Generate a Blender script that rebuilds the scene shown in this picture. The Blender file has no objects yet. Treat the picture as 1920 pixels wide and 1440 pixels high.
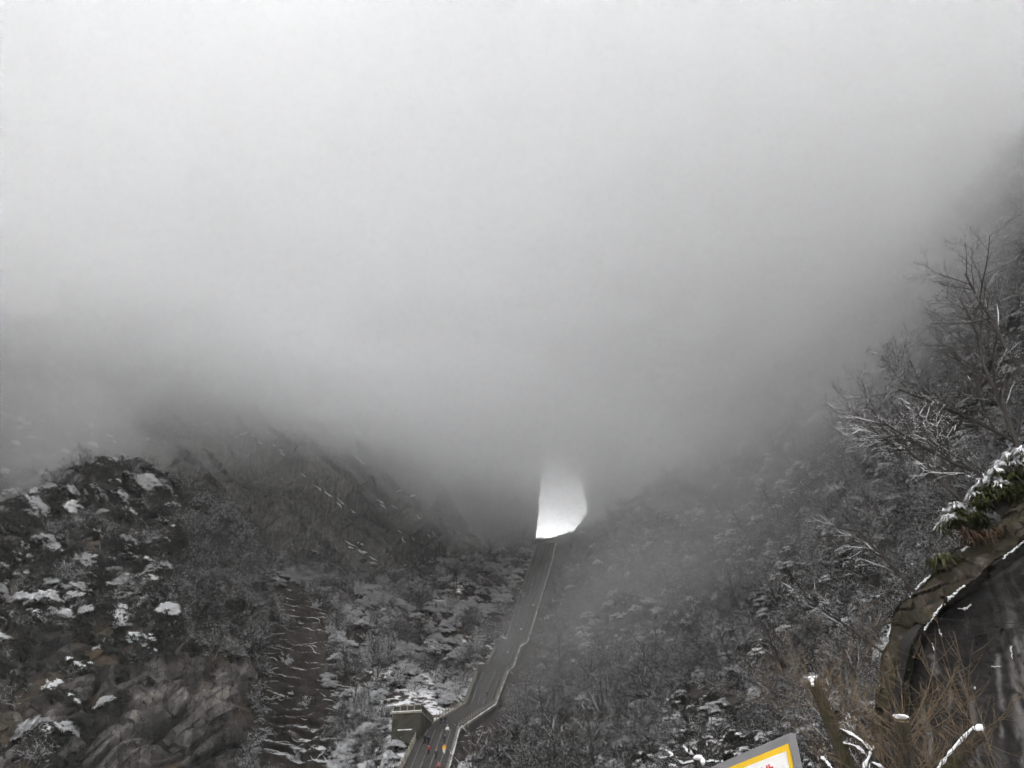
import bpy, bmesh, math, random
import numpy as np
from mathutils import Vector, Matrix

random.seed(7); RNG = np.random.default_rng(11)
SC = bpy.context.scene
COL = SC.collection
R = math.radians

# ------------------------------------------------------------------ camera
PITCH = R(36.0); FPX = 1387.0; EYE = np.array([0.0, 0.0, 1.6])
cam = bpy.data.cameras.new('camera'); cam.sensor_width = 36.0; cam.lens = FPX / 1920 * 36
cam.clip_start = 0.1; cam.clip_end = 5000
camo = bpy.data.objects.new('camera', cam); COL.objects.link(camo)
camo.location = EYE; camo.rotation_euler = (math.pi / 2 + PITCH, 0, 0); SC.camera = camo

# ------------------------------------------------------------------ sky, sun, exposure
SUN_EL, SUN_AZ = 58.0, -38.0          # azimuth measured from +Y towards +X
W = bpy.data.worlds.new('World'); SC.world = W; W.use_nodes = True
nt = W.node_tree; bg = nt.nodes['Background']
sky = nt.nodes.new('ShaderNodeTexSky'); sky.sky_type = 'NISHITA'; sky.sun_disc = False
sky.sun_elevation = R(SUN_EL); sky.sun_rotation = R(SUN_AZ); sky.air_density = 1.0; sky.dust_density = 2.0; sky.ozone_density = 1.0
hs = nt.nodes.new('ShaderNodeHueSaturation'); hs.inputs['Saturation'].default_value = 0.06
nt.links.new(sky.outputs[0], hs.inputs['Color']); nt.links.new(hs.outputs[0], bg.inputs[0])
bg.inputs[1].default_value = 0.12
sl = bpy.data.lights.new('sun', 'SUN'); sl.energy = 2.0; sl.angle = R(20); sl.color = (1.0, 0.985, 0.96)
so = bpy.data.objects.new('sun', sl); COL.objects.link(so)
sd = Vector((math.sin(R(SUN_AZ)) * math.cos(R(SUN_EL)), math.cos(R(SUN_AZ)) * math.cos(R(SUN_EL)), math.sin(R(SUN_EL))))
so.rotation_euler = sd.to_track_quat('Z', 'Y').to_euler()
SC.view_settings.view_transform = 'Standard'; SC.view_settings.look = 'None'
SC.view_settings.gamma = 1.0; SC.view_settings.use_curve_mapping = False
SC.view_settings.exposure = 2.5
SC.cycles.use_denoising = True
try: SC.cycles.denoiser = 'OPENIMAGEDENOISE'
except Exception: pass
SC.cycles.use_adaptive_sampling = True; SC.cycles.adaptive_threshold = 0.06; SC.cycles.adaptive_min_samples = 24
SC.cycles.denoising_prefilter = 'FAST'
SC.cycles.max_bounces = 14; SC.cycles.diffuse_bounces = 1; SC.cycles.glossy_bounces = 1
SC.cycles.transmission_bounces = 0; SC.cycles.transparent_max_bounces = 4; SC.cycles.volume_bounces = 12
SC.cycles.caustics_reflective = False; SC.cycles.caustics_refractive = False

# ------------------------------------------------------------------ helpers: space
K = 1.5                                # metres per survey unit of the far terrain
CP, SP = math.cos(PITCH), math.sin(PITCH)
def ray(px, py):
    cx = (px - 960.0) / FPX; cy = (720.0 - py) / FPX
    return np.array([cx, CP - cy * SP, SP + cy * CP])
def P(px, py, r):
    d = ray(px, py); return EYE + d * (r / math.hypot(d[0], d[1]))
def PK(px, py, r): return P(px, py, r * K)
def PZ(px, py, z):
    d = ray(px, py); return EYE + d * ((z - EYE[2]) / d[2])
def project(p):
    q = p - EYE
    f = q[:, 1] * CP + q[:, 2] * SP; u = -q[:, 1] * SP + q[:, 2] * CP
    return 960 + FPX * q[:, 0] / f, 720 - FPX * u / f

# ------------------------------------------------------------------ helpers: noise
_perm = np.concatenate([RNG.permutation(256)] * 2)
_g = RNG.normal(size=(256, 3)); _g /= np.linalg.norm(_g, axis=1)[:, None]
def perlin(p):
    i = np.floor(p).astype(int); f = p - i; i &= 255
    w = f * f * f * (f * (f * 6 - 15) + 10)
    out = 0
    for a in (0, 1):
        for b in (0, 1):
            for c in (0, 1):
                h = _perm[(_perm[(_perm[(i[:, 0] + a) & 255] + i[:, 1] + b) & 255] + i[:, 2] + c) & 255]
                gd = _g[h]; d = f - np.array([a, b, c])
                wt = (w[:, 0] if a else 1 - w[:, 0]) * (w[:, 1] if b else 1 - w[:, 1]) * (w[:, 2] if c else 1 - w[:, 2])
                out = out + wt * (gd * d).sum(1)
    return out
def fbm(p, octs=5, gain=0.5):
    a, s = 1.0, 0
    for o in range(octs):
        s = s + a * perlin(p * (2.0 ** o) + 17.3 * o); a *= gain
    return s
def ridged(p, octs=4):
    a, s = 1.0, 0
    for o in range(octs):
        s = s + a * (1 - 2 * np.abs(perlin(p * (2.0 ** o) + 31.7 * o))); a *= 0.5
    return s
def cell(p):
    i = np.floor(p).astype(int) & 255
    return _perm[(_perm[(_perm[i[:, 0]] + i[:, 1]) & 255] + i[:, 2]) & 255] / 255.0
def sstep(a, b, x):
    t = np.clip((x - a) / (b - a), 0, 1); return t * t * (3 - 2 * t)

# ------------------------------------------------------------------ helpers: objects
def mesh_from(name, verts, faces, smooth=False):
    me = bpy.data.meshes.new(name); me.from_pydata([tuple(v) for v in verts], [], [tuple(f) for f in faces]); me.update()
    if smooth: me.polygons.foreach_set('use_smooth', [True] * len(me.polygons))
    return me
def obj(name, me, mats=None, parent=None, loc=None):
    o = bpy.data.objects.new(name, me); COL.objects.link(o)
    if mats is not None and me is not None and not me.materials:
        for m in (mats if isinstance(mats, (list, tuple)) else [mats]): me.materials.append(m)
    if parent is not None: o.parent = parent
    if loc is not None: o.location = loc
    return o
def tag(o, label, cat=None, group=None, kind=None):
    if label: o['label'] = label
    if cat: o['category'] = cat
    if group: o['group'] = group
    if kind: o['kind'] = kind
    return o
def empty(name, loc=(0, 0, 0), rz=0.0):
    o = bpy.data.objects.new(name, None); COL.objects.link(o); o.location = loc; o.rotation_euler = (0, 0, rz)
    o.empty_display_size = 0.3; return o

class Geo:
    def __init__(s): s.v = []; s.f = []; s.n = 0
    def add(s, v, f):
        v = np.asarray(v, float); s.v.append(v); s.f.extend([tuple(int(i) + s.n for i in q) for q in f]); s.n += len(v)
    def box(s, c, size, M=None):
        c = np.asarray(c, float); h = np.asarray(size, float) / 2
        v = np.array([[x, y, z] for x in (-1, 1) for y in (-1, 1) for z in (-1, 1)]) * h
        if M is not None: v = v @ np.asarray(M).T
        s.add(v + c, [(0, 1, 3, 2), (4, 6, 7, 5), (0, 4, 5, 1), (2, 3, 7, 6), (0, 2, 6, 4), (1, 5, 7, 3)])
    def bar(s, a, b, w, h, up=(0, 0, 1)):
        a = np.asarray(a, float); b = np.asarray(b, float); d = b - a; L = np.linalg.norm(d); d = d / L
        u = np.asarray(up, float); sd_ = np.cross(d, u); sd_ /= np.linalg.norm(sd_); u = np.cross(sd_, d)
        v = [p + sd_ * (i * w / 2) + u * (j * h / 2) for p in (a, b) for i, j in ((-1, -1), (1, -1), (1, 1), (-1, 1))]
        s.add(v, [(3, 2, 1, 0), (4, 5, 6, 7), (0, 1, 5, 4), (1, 2, 6, 5), (2, 3, 7, 6), (3, 0, 4, 7)])
    def tube(s, path, rad, sides=3, cap=True, squash=1.0):
        path = np.asarray(path, float); n = len(path); rad = np.broadcast_to(rad, (n,))
        t = np.gradient(path, axis=0); t /= np.linalg.norm(t, axis=1)[:, None] + 1e-9
        ref = np.array([0, 0, 1.0]) if abs(t[0, 2]) < 0.9 else np.array([1.0, 0, 0])
        a = np.cross(t, ref); a /= np.linalg.norm(a, axis=1)[:, None] + 1e-9; b = np.cross(a, t)
        ang = np.arange(sides) * 2 * math.pi / sides + 0.5
        v = path[:, None] + rad[:, None, None] * (np.cos(ang)[None, :, None] * a[:, None] + squash * np.sin(ang)[None, :, None] * b[:, None])
        f = []
        for i in range(n - 1):
            for j in range(sides):
                k = (j + 1) % sides
                f.append((i * sides + j, i * sides + k, (i + 1) * sides + k, (i + 1) * sides + j))
        if cap and sides > 2:
            f.append(tuple(range(sides))[::-1]); f.append(tuple((n - 1) * sides + j for j in range(sides)))
        s.add(v.reshape(-1, 3), f)
    def mesh(s, name, smooth=False):
        v = np.concatenate(s.v) if s.v else np.zeros((0, 3)); return mesh_from(name, v, s.f, smooth)

# ------------------------------------------------------------------ materials
def mat(name, build):
    m = bpy.data.materials.new(name); m.use_nodes = True; n = m.node_tree.nodes; l = m.node_tree.links
    b = n['Principled BSDF']; b.inputs['Roughness'].default_value = 0.85; b.inputs['Specular IOR Level'].default_value = 0.25
    build(n, l, b); return m
def nnode(n, t, **kw):
    x = n.new(t)
    for k, v in kw.items():
        if k.startswith('i_'): x.inputs[k[2:].replace('_', ' ')].default_value = v
        else: setattr(x, k, v)
    return x
def coords(n, l, scale=(1, 1, 1), rot=(0, 0, 0)):
    g = n.new('ShaderNodeNewGeometry'); m = n.new('ShaderNodeMapping')
    m.inputs['Scale'].default_value = scale; m.inputs['Rotation'].default_value = rot
    l.new(g.outputs['Position'], m.inputs['Vector']); return m.outputs[0]
def noise(n, l, vec, scale, detail=6, rough=0.6, dist=0.0):
    x = nnode(n, 'ShaderNodeTexNoise', i_Scale=scale, i_Detail=detail, i_Roughness=rough, i_Distortion=dist)
    l.new(vec, x.inputs['Vector']); return x.outputs['Fac']
def ramp(n, l, fac, stops):
    r = n.new('ShaderNodeValToRGB'); e = r.color_ramp.elements
    while len(e) < len(stops): e.new(0.5)
    for q, (p, c) in zip(e, stops):
        q.position = p; q.color = (*c, 1) if len(c) == 3 else c
    l.new(fac, r.inputs[0]); return r.outputs[0]
def mix(n, l, fac, a, b, mode='MIX'):
    x = nnode(n, 'ShaderNodeMix', data_type='RGBA', blend_type=mode)
    for s_, v in ((x.inputs[0], fac), (x.inputs[6], a), (x.inputs[7], b)):
        if hasattr(v, 'links') or isinstance(v, bpy.types.NodeSocket): l.new(v, s_)
        elif isinstance(v, (int, float)): s_.default_value = v
        else: s_.default_value = (*v, 1)
    return x.outputs[2]
def math_(n, l, op, a, b=None, c=None, clamp=False):
    x = nnode(n, 'ShaderNodeMath', operation=op, use_clamp=clamp)
    for s_, v in zip(x.inputs, (a, b, c)):
        if v is None: continue
        if isinstance(v, (int, float)): s_.default_value = v
        else: l.new(v, s_)
    return x.outputs[0]
def bump(n, l, b, h, strength=0.5, dist=0.1):
    x = nnode(n, 'ShaderNodeBump', i_Strength=strength, i_Distance=dist); l.new(h, x.inputs['Height']); l.new(x.outputs[0], b.inputs['Normal']); return x
SNOW = (0.90, 0.90, 0.91)

def plain(name, col, rough=0.8, var=0.3, scale=6.0, bmp=0.0):
    def f(n, l, b):
        v = coords(n, l); k = noise(n, l, v, scale)
        lo = tuple(c * (1 - var) for c in col); hi = tuple(min(1, c * (1 + var)) for c in col)
        l.new(ramp(n, l, k, [(0.3, lo), (0.7, hi)]), b.inputs['Base Color']); b.inputs['Roughness'].default_value = rough
        if bmp: bump(n, l, b, k, bmp, 0.03)
    return mat(name, f)

def rock_mat(name, stops, snow_lo, snow_hi, streak_rot=0.0, streak=0.5, tint=None, snow_noise=0.7, scale=0.12, wet=0.8, blocks=0.0, bumpy=True):
    """layered rock: broad tone, stretched water streaks, fine grain; snow lies where the surface faces up"""
    def f(n, l, b):
        v = coords(n, l)
        k1 = noise(n, l, v, scale, 5, 0.62, 0.6)
        k2 = noise(n, l, coords(n, l, (1, 1, 0.10), (0, streak_rot, 0)), 0.9, 4, 0.65, 0.3)
        k3 = noise(n, l, v, 1.7, 5, 0.7)
        c = ramp(n, l, k1, stops)
        c = mix(n, l, streak, c, ramp(n, l, k2, [(0.30, (0.25, 0.24, 0.22)), (0.5, (0.75, 0.74, 0.72)), (0.72, (1.7, 1.65, 1.55))]), 'MULTIPLY')
        c = mix(n, l, 0.8, c, ramp(n, l, k3, [(0.3, (0.45, 0.45, 0.45)), (0.7, (1.4, 1.38, 1.35))]), 'MULTIPLY')
        if blocks:
            wv = nnode(n, 'ShaderNodeVectorMath', operation='ADD'); nz = nnode(n, 'ShaderNodeTexNoise', i_Scale=0.45, i_Detail=6.0); l.new(v, nz.inputs['Vector'])
            sc_ = nnode(n, 'ShaderNodeVectorMath', operation='SCALE'); sc_.inputs['Scale'].default_value = 0.95; l.new(nz.outputs['Color'], sc_.inputs[0])
            l.new(coords(n, l, (0.26 * blocks, 0.2 * blocks, 0.19 * blocks), (0, streak_rot, 0)), wv.inputs[0]); l.new(sc_.outputs[0], wv.inputs[1])
            sx = n.new('ShaderNodeSeparateXYZ'); l.new(wv.outputs[0], sx.inputs[0]); cx = n.new('ShaderNodeCombineXYZ')
            l.new(sx.outputs['Z'], cx.inputs['X']); l.new(math_(n, l, 'ADD', sx.outputs['X'], math_(n, l, 'MULTIPLY', sx.outputs['Y'], 0.35)), cx.inputs['Y'])
            br = nnode(n, 'ShaderNodeTexBrick', i_Scale=1.0, i_Mortar_Size=0.020, i_Mortar_Smooth=0.3, i_Brick_Width=1.9, i_Row_Height=0.42, offset=0.37, squash=0.7, squash_frequency=3)
            br.inputs['Color1'].default_value = (0.45, 0.44, 0.43, 1); br.inputs['Color2'].default_value = (1.6, 1.57, 1.53, 1); br.inputs['Mortar'].default_value = (0.08, 0.075, 0.07, 1); l.new(cx.outputs[0], br.inputs['Vector'])
            c = mix(n, l, 0.85, c, br.outputs['Color'], 'MULTIPLY')
        if tint:
            k4 = noise(n, l, v, 0.07, 4, 0.6, 1.0)
            c = mix(n, l, math_(n, l, 'MULTIPLY', ramp(n, l, k4, [(0.52, (0, 0, 0)), (0.66, (1, 1, 1))]), 0.75), c, mix(n, l, 0.85, tint, ramp(n, l, k3, [(0.3, (0.4, 0.4, 0.4)), (0.7, (1.5, 1.5, 1.5))]), 'MULTIPLY'))
        g = n.new('ShaderNodeNewGeometry'); s = n.new('ShaderNodeSeparateXYZ'); l.new(g.outputs['Normal'], s.inputs[0])
        at = nnode(n, 'ShaderNodeAttribute', attribute_name='snowbias')
        ns = noise(n, l, v, 0.55, 4, 0.7)
        sv = math_(n, l, 'ADD', s.outputs['Z'], math_(n, l, 'MULTIPLY', math_(n, l, 'SUBTRACT', ns, 0.5), snow_noise))
        sv = math_(n, l, 'ADD', sv, at.outputs['Fac'])
        mr = nnode(n, 'ShaderNodeMapRange', i_From_Min=snow_lo, i_From_Max=snow_hi); l.new(sv, mr.inputs[0])
        l.new(mix(n, l, mr.outputs[0], c, SNOW), b.inputs['Base Color']); b.inputs['Roughness'].default_value = wet
        hh = math_(n, l, 'ADD', math_(n, l, 'MULTIPLY', k2, 0.8), k3)
        if blocks: hh = math_(n, l, 'SUBTRACT', math_(n, l, 'ADD', math_(n, l, 'MULTIPLY', k2, 0.15), k3), math_(n, l, 'MULTIPLY', br.outputs['Fac'], 1.2))
        if bumpy: bump(n, l, b, hh, 0.8, 0.45)
    return mat(name, f)

M = {}
M['snow'] = plain('snow', SNOW, 0.7, 0.06, 3.0)
M['bark'] = plain('bark', (0.034, 0.029, 0.025), 0.9, 0.45, 4.0)
M['bark_dark'] = plain('bark_dark', (0.035, 0.030, 0.027), 0.9, 0.45, 4.0)
M['leaf'] = plain('leaf', (0.014, 0.017, 0.009), 0.6, 0.5, 1.5)
M['leaf_moss'] = plain('leaf_moss', (0.055, 0.060, 0.018), 0.7, 0.5, 3.0)
M['grass'] = plain('grass', (0.020, 0.022, 0.011), 0.8, 0.5, 1.5)
M['rust_leaf'] = plain('rust_leaf', (0.045, 0.024, 0.012), 0.8, 0.5, 1.5)
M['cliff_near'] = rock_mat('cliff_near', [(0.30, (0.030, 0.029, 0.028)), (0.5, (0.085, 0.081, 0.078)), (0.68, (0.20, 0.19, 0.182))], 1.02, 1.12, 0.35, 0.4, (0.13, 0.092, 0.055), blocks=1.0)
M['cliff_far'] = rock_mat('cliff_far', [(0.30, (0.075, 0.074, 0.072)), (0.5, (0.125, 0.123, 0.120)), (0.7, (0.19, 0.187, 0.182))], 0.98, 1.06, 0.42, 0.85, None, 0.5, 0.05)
M['slope_l'] = rock_mat('slope_l', [(0.30, (0.030, 0.025, 0.021)), (0.5, (0.052, 0.042, 0.034)), (0.7, (0.085, 0.066, 0.052))], 0.86, 0.95, 0.1, 0.5, None, 0.75, bumpy=False)
M['slope_r'] = rock_mat('slope_r', [(0.30, (0.032, 0.027, 0.024)), (0.5, (0.055, 0.046, 0.039)), (0.7, (0.085, 0.070, 0.058))], 0.98, 1.06, 0.0, 0.5, None, 0.75, bumpy=False)
M['stone'] = plain('stair_stone', (0.070, 0.066, 0.063), 0.75, 0.25, 1.2, 0.2)
M['stone_mid'] = plain('worn_stone', (0.13, 0.122, 0.112), 0.8, 0.3, 1.5)
M['stone_pale'] = plain('pale_stone', (0.24, 0.22, 0.18), 0.8, 0.35, 1.5, 0.2)
M['stone_moss'] = plain('mossy_stone', (0.040, 0.039, 0.028), 0.85, 0.5, 0.8, 0.3)

# ------------------------------------------------------------------ terrain
def catmull(c, n):
    k = len(c); t = np.linspace(0, k - 1, n); i = np.clip(np.floor(t).astype(int), 0, k - 2); f = (t - i)
    e = np.concatenate([[2 * c[0] - c[1]], c, [2 * c[-1] - c[-2]]])
    p0, p1, p2, p3 = e[i], e[i + 1], e[i + 2], e[i + 3]; f = f.reshape((-1,) + (1,) * (c.ndim - 1))
    return 0.5 * (2 * p1 + (p2 - p0) * f + (2 * p0 - 5 * p1 + 4 * p2 - p3) * f ** 2 + (3 * p1 - p0 - 3 * p2 + p3) * f ** 3)
def grid_normals(g):
    du = np.gradient(g, axis=1); dv = np.gradient(g, axis=0); n = np.cross(du, dv)
    n /= np.linalg.norm(n, axis=2)[:, :, None] + 1e-9
    return n
def loft(rows, nr, nc, func=None, k=K, skirt=True):
    ctrl = np.array([[P(a, b, r * k) for a, b, r in row] for row in rows])
    if skirt:
        low = ctrl[0].copy(); low[:, 2] = -2.0; ctrl = np.concatenate([[low], ctrl])
    g = catmull(catmull(ctrl, nr).transpose(1, 0, 2), nc).transpose(1, 0, 2)
    n = grid_normals(g)
    mid = g[nr // 2, nc // 2]
    if np.dot(n[nr // 2, nc // 2], EYE - mid) < 0: n = -n
    if func is not None:
        p = g.reshape(-1, 3); nn = n.reshape(-1, 3)
        g = (p + func(p, nn)).reshape(g.shape)
    return g
def grid_obj(name, g, material, label=None, cat=None, kind='structure', bias=None, smooth=True, parent=None):
    nr, nc = g.shape[:2]; me = bpy.data.meshes.new(name)
    idx = np.arange(nr * nc).reshape(nr, nc)
    q = np.stack([idx[:-1, :-1], idx[:-1, 1:], idx[1:, 1:], idx[1:, :-1]], -1).reshape(-1, 4)
    n = grid_normals(g)
    if np.dot(n[nr // 2, nc // 2], EYE - g[nr // 2, nc // 2]) < 0: q = q[:, ::-1]
    me.vertices.add(nr * nc); me.vertices.foreach_set('co', g.reshape(-1).astype(np.float32))
    me.loops.add(q.size); me.loops.foreach_set('vertex_index', q.reshape(-1).astype(np.int32))
    me.polygons.add(len(q)); me.polygons.foreach_set('loop_start', (np.arange(len(q)) * 4).astype(np.int32))
    me.polygons.foreach_set('use_smooth', np.full(len(q), smooth)); me.update(); me.validate()
    if bias is not None:
        a = me.attributes.new('snowbias', 'FLOAT', 'POINT'); a.data.foreach_set('value', bias.reshape(-1).astype(np.float32))
    o = obj(name, me, material, parent); tag(o, label, cat, None, kind); return o

def rock_disp(amp, blk, sc, tilt=0.35):
    """big lobes, then tilted blocky beds, then fine grain"""
    ct, st = math.cos(tilt), math.sin(tilt)
    def f(p, n):
        w = p + 0.9 * np.stack([perlin(p / 9 + 5), perlin(p / 9 + 9), perlin(p / 9 + 13)], 1)
        a = w[:, 0] * ct - w[:, 2] * st; c = w[:, 0] * st + w[:, 2] * ct
        q1 = np.stack([a / (2.6 * sc), w[:, 1] / (6 * sc), c / (7.5 * sc)], 1)
        q2 = np.stack([a / (1.1 * sc), w[:, 1] / (3 * sc), c / (2.3 * sc)], 1)
        q3 = np.stack([a / (5.0 * sc), w[:, 1] / (8 * sc), c / (22 * sc)], 1)
        crev = np.exp(-(perlin(q3 + 4) / 0.045) ** 2) * 1.0 + 0.6 * np.exp(-(perlin(q1 * 0.8 + 60) / 0.06) ** 2) + 0.4 * np.exp(-(perlin(np.stack([a / (9 * sc), w[:, 1] / (6 * sc), c / (3.2 * sc)], 1) + 22) / 0.05) ** 2)
        d = amp * fbm(p / (22 * sc), 4) + blk * (cell(q1) - 0.5) + 0.6 * blk * (cell(q2) - 0.5) + 0.16 * blk * ridged(p / (2 * sc), 3) - 0.9 * blk * crev
        return n * d[:, None]
    return f

# left cliff close by
LNr = [
 [(-260,1640,90),(0,1640,95),(150,1640,97),(300,1640,98),(410,1640,101),(455,1640,110),(450,1640,138)],
 [(-260,1440,92),(0,1440,96),(150,1440,97),(300,1440,98),(410,1440,101),(458,1440,110),(450,1440,140)],
 [(-260,1340,96),(0,1340,99),(150,1340,100),(300,1340,101),(420,1340,104),(464,1340,113),(455,1340,142)],
 [(-260,1240,101),(0,1240,104),(150,1235,106),(300,1230,107),(435,1240,109),(480,1240,117),(470,1240,146)],
 [(-260,1120,107),(0,1110,111),(150,1100,113),(300,1100,115),(440,1120,118),(490,1130,126),(480,1140,152)],
 [(-260,1060,114),(0,1020,118),(150,980,121),(280,980,124),(390,1010,127),(465,1060,134),(460,1080,160)],
 [(-260,1020,120),(0,970,124),(150,900,130),(240,882,133),(330,915,136),(430,985,142),(430,1010,168)],
 [(-260,1060,160),(0,1010,165),(150,960,170),(240,940,172),(330,960,174),(430,1010,178),(430,1030,200)]]
gLN = loft(LNr, 420, 400, rock_disp(3.5, 2.4, 1.7, 0.42))
# big grey cliff behind it
LFr = [
 [(-300,1150,140),(100,1150,150),(300,1150,154),(500,1150,160),(700,1140,166),(830,1130,172),(900,1130,180),(930,1130,210)],
 [(-300,1000,150),(100,1000,158),(300,1000,163),(500,1030,170),(700,1060,176),(800,1050,182),(850,1055,190),(855,1080,215)],
 [(-300,880,156),(100,880,164),(300,880,170),(500,900,177),(650,930,183),(740,940,189),(790,960,197),(790,1000,222)],
 [(-300,780,162),(100,780,170),(300,770,176),(450,790,183),(580,810,189),(650,830,195),(690,860,203),(680,900,228)],
 [(-300,600,172),(100,590,180),(280,560,186),(400,590,193),(490,650,199),(540,690,204),(580,730,211),(570,780,235)]]
def lf_disp(p, n):
    ct, st = math.cos(.42), math.sin(.42); w = p + 1.2 * np.stack([perlin(p / 14 + 5), perlin(p / 14 + 9), perlin(p / 14 + 13)], 1)
    a = w[:, 0] * ct - w[:, 2] * st; c = w[:, 0] * st + w[:, 2] * ct
    flute = ridged(np.stack([a / 3.2, w[:, 1] / 14, c / 40], 1), 3); bed = np.stack([a / 30, w[:, 1] / 20, c / 9 + a / 26], 1)
    led = np.mod(bed[:, 2] + .25 * perlin(p / 20), 1.0); d = 5.5 * fbm(p / 34, 4) + .75 * flute + 2.6 * (led < .12) * sstep(-.1, .25, perlin(p / 22 + 70)) + 1.6 * (cell(np.stack([a / 9, w[:, 1] / 30, c / 16], 1)) - .5) + .3 * ridged(p / 4, 2)
    return n * d[:, None]
gLF = loft(LFr, 260, 320, lf_disp)
# fainter buttress between the grey cliff and the gate wall
FRr = [
 [(760,1130,182),(830,1110,186),(900,1100,190),(960,1090,196),(1000,1085,215)],
 [(740,1010,186),(800,1000,190),(865,1010,194),(940,1050,200),(960,1070,220)],
 [(700,900,192),(760,900,196),(820,920,200),(880,985,206),(900,1010,226)],
 [(640,700,198),(700,700,202),(740,720,206),(790,790,212),(800,830,232)]]
gFR = loft(FRr, 110, 120, rock_disp(3.0, 1.5, 1.5, 0.3))
# left slope with the brown bedded scar
LMr = [
 [(330,1640,112),(470,1640,108),(580,1640,100),(680,1640,92),(740,1640,86),(775,1640,80)],
 [(360,1440,124),(480,1440,120),(600,1440,110),(690,1440,99),(730,1440,93),(772,1450,88)],
 [(380,1370,127),(490,1370,123),(610,1375,114),(700,1380,104),(750,1383,100.5),(803,1388,99)],
 [(400,1290,130),(505,1290,127),(630,1300,119),(740,1310,113),(810,1322,111),(882,1334,110)],
 [(420,1200,134),(530,1200,132),(650,1220,127),(760,1240,126),(835,1258,127),(905,1274,127)],
 [(440,1110,142),(560,1120,142),(680,1140,142),(790,1160,143),(880,1188,142),(962,1204,142)],
 [(440,1050,158),(560,1075,160),(680,1095,162),(800,1095,163),(900,1098,163),(990,1120,162)],
 [(440,1020,172),(560,1050,175),(690,1080,178),(810,1065,178),(905,1062,178),(1005,1068,177)],
 [(440,1000,190),(560,1040,192),(690,1070,195),(820,1060,195),(920,1050,195),(1018,1030,192)],
 [(440,990,215),(560,1035,215),(690,1065,215),(820,1050,212),(930,1030,210),(1020,1014,204)]]
def lm_disp(p, n):
    px, py = project(p)
    scar = sstep(410, 450, px) * sstep(690, 610, px + 60 * perlin(p / 12)) * sstep(1085, 1130, py + 0.5 * (560 - px))
    w = p[:, 2] + 1.2 * fbm(p / 9, 3) + 0.22 * p[:, 0]
    per = 2.3; ph = np.mod(w, per) / per
    led = np.where(ph < 0.72, ph / 0.72, (1 - ph) / 0.28) ** 1.3
    led = led * (0.35 + 0.9 * sstep(-0.25, 0.3, perlin(p / 5 + 40)))
    d = 2.2 * fbm(p / 18, 5) + 0.5 * fbm(p / 3, 3) - scar * 1.6 * led + scar * 0.6 * (cell(p / 2.2) - 0.5)
    return n * d[:, None] * np.where(px > 700, 0.55, 1)[:, None]
gLM = loft(LMr, 340, 300, lm_disp)
# right slope
RSr = [
 [(850,1640,78),(960,1640,74),(1150,1640,66),(1400,1640,58),(1600,1640,53),(1800,1640,50),(2150,1640,46)],
 [(838,1452,87),(960,1440,82),(1150,1440,74),(1400,1430,65),(1600,1430,59),(1800,1420,55),(2150,1420,50)],
 [(855,1390,98),(990,1375,94),(1170,1360,84),(1410,1340,73),(1610,1330,65),(1800,1320,59),(2150,1300,54)],
 [(912,1346,110),(1020,1320,104),(1190,1290,94),(1420,1250,81),(1620,1220,71),(1800,1200,64),(2150,1150,57)],
 [(945,1274,127),(1050,1240,119),(1210,1200,106),(1430,1150,90),(1630,1100,78),(1800,1060,70),(2150,980,61)],
 [(978,1217,138),(1075,1165,133),(1230,1110,118),(1440,1040,100),(1640,970,86),(1810,920,76),(2150,800,66)],
 [(1008,1128,160),(1095,1090,152),(1250,1030,134),(1450,940,112),(1650,850,96),(1820,780,84),(2150,620,72)],
 [(1024,1068,175),(1110,1035,168),(1265,970,148),(1460,850,124),(1660,740,106),(1830,640,93),(2150,440,79)],
 [(1036,1030,191),(1120,1000,184),(1280,920,164),(1470,760,138),(1670,620,118),(1840,490,103),(2150,250,87)],
 [(1060,1012,204),(1125,985,200),(1300,860,184),(1480,660,155),(1680,490,132),(1850,330,115),(2150,50,97)]]
def rs_disp(p, n):
    d = 2.6 * fbm(p / 24, 5) + 0.7 * ridged(p / 7, 3) - 0.3
    px, py = project(p)
    near = sstep(840, 1060, px - 0.5 * np.clip(1440 - py, 0, 500) * 0.55)
    return n * (d * (0.25 + 0.75 * near))[:, None]
gRS = loft(RSr, 330, 330, rs_disp)

def bias_of(g, f):
    px, py = project(g.reshape(-1, 3)); return f(px, py)
oLN = grid_obj('cliff_left_near', gLN, M['cliff_near'], smooth=False)
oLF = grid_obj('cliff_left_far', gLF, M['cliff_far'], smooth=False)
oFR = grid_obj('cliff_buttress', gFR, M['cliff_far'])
oLM = grid_obj('hillside_left', gLM, M['slope_l'], bias=bias_of(gLM, lambda x, y: 0.24 * sstep(1340, 1420, y) * sstep(520, 600, x) + 0.07 * sstep(600, 680, x)))
oRS = grid_obj('hillside_right', gRS, M['slope_r'])

# mountain wall pierced by the great arch
HOLE = [(1003,1012),(1006,985),(1009,955),(1011,925),(1014,890),(1015,866),(1017,846),(1021,828),(1028,812),(1039,803),(1052,804),(1066,814),(1080,830),(1091,850),(1099,878),(1104,912),(1106,942),(1100,962),(1091,974),(1080,990),(1071,997),(1052,1000),(1040,1005),(1022,1008)]
YW = PK(1055, 960, 206)[1]
def on_plane(px, py, Y):
    d = ray(px, py); return EYE + d * (Y / d[1])
hp = np.array([on_plane(a, b, YW) for a, b in HOLE]); hp = np.concatenate([hp, hp[:1]])
hp = catmull(hp, 200)[:-1]; hc = hp.mean(0)
rad = np.linalg.norm(hp - hc, axis=1); dirs = (hp - hc) / rad[:, None]
rings = []
for t in list(np.linspace(1, 0, 9)[:-1]):                       # passage through the mountain, front edge last
    rings.append(hc + (hp - hc) * (1 + 0.10 * t) + np.array([0, 26 * t, 0]))
for t in np.concatenate([np.linspace(0, 1, 70)]):
    rings.append(hp + dirs * (0.01 + 260 * t ** 1.7))
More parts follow.
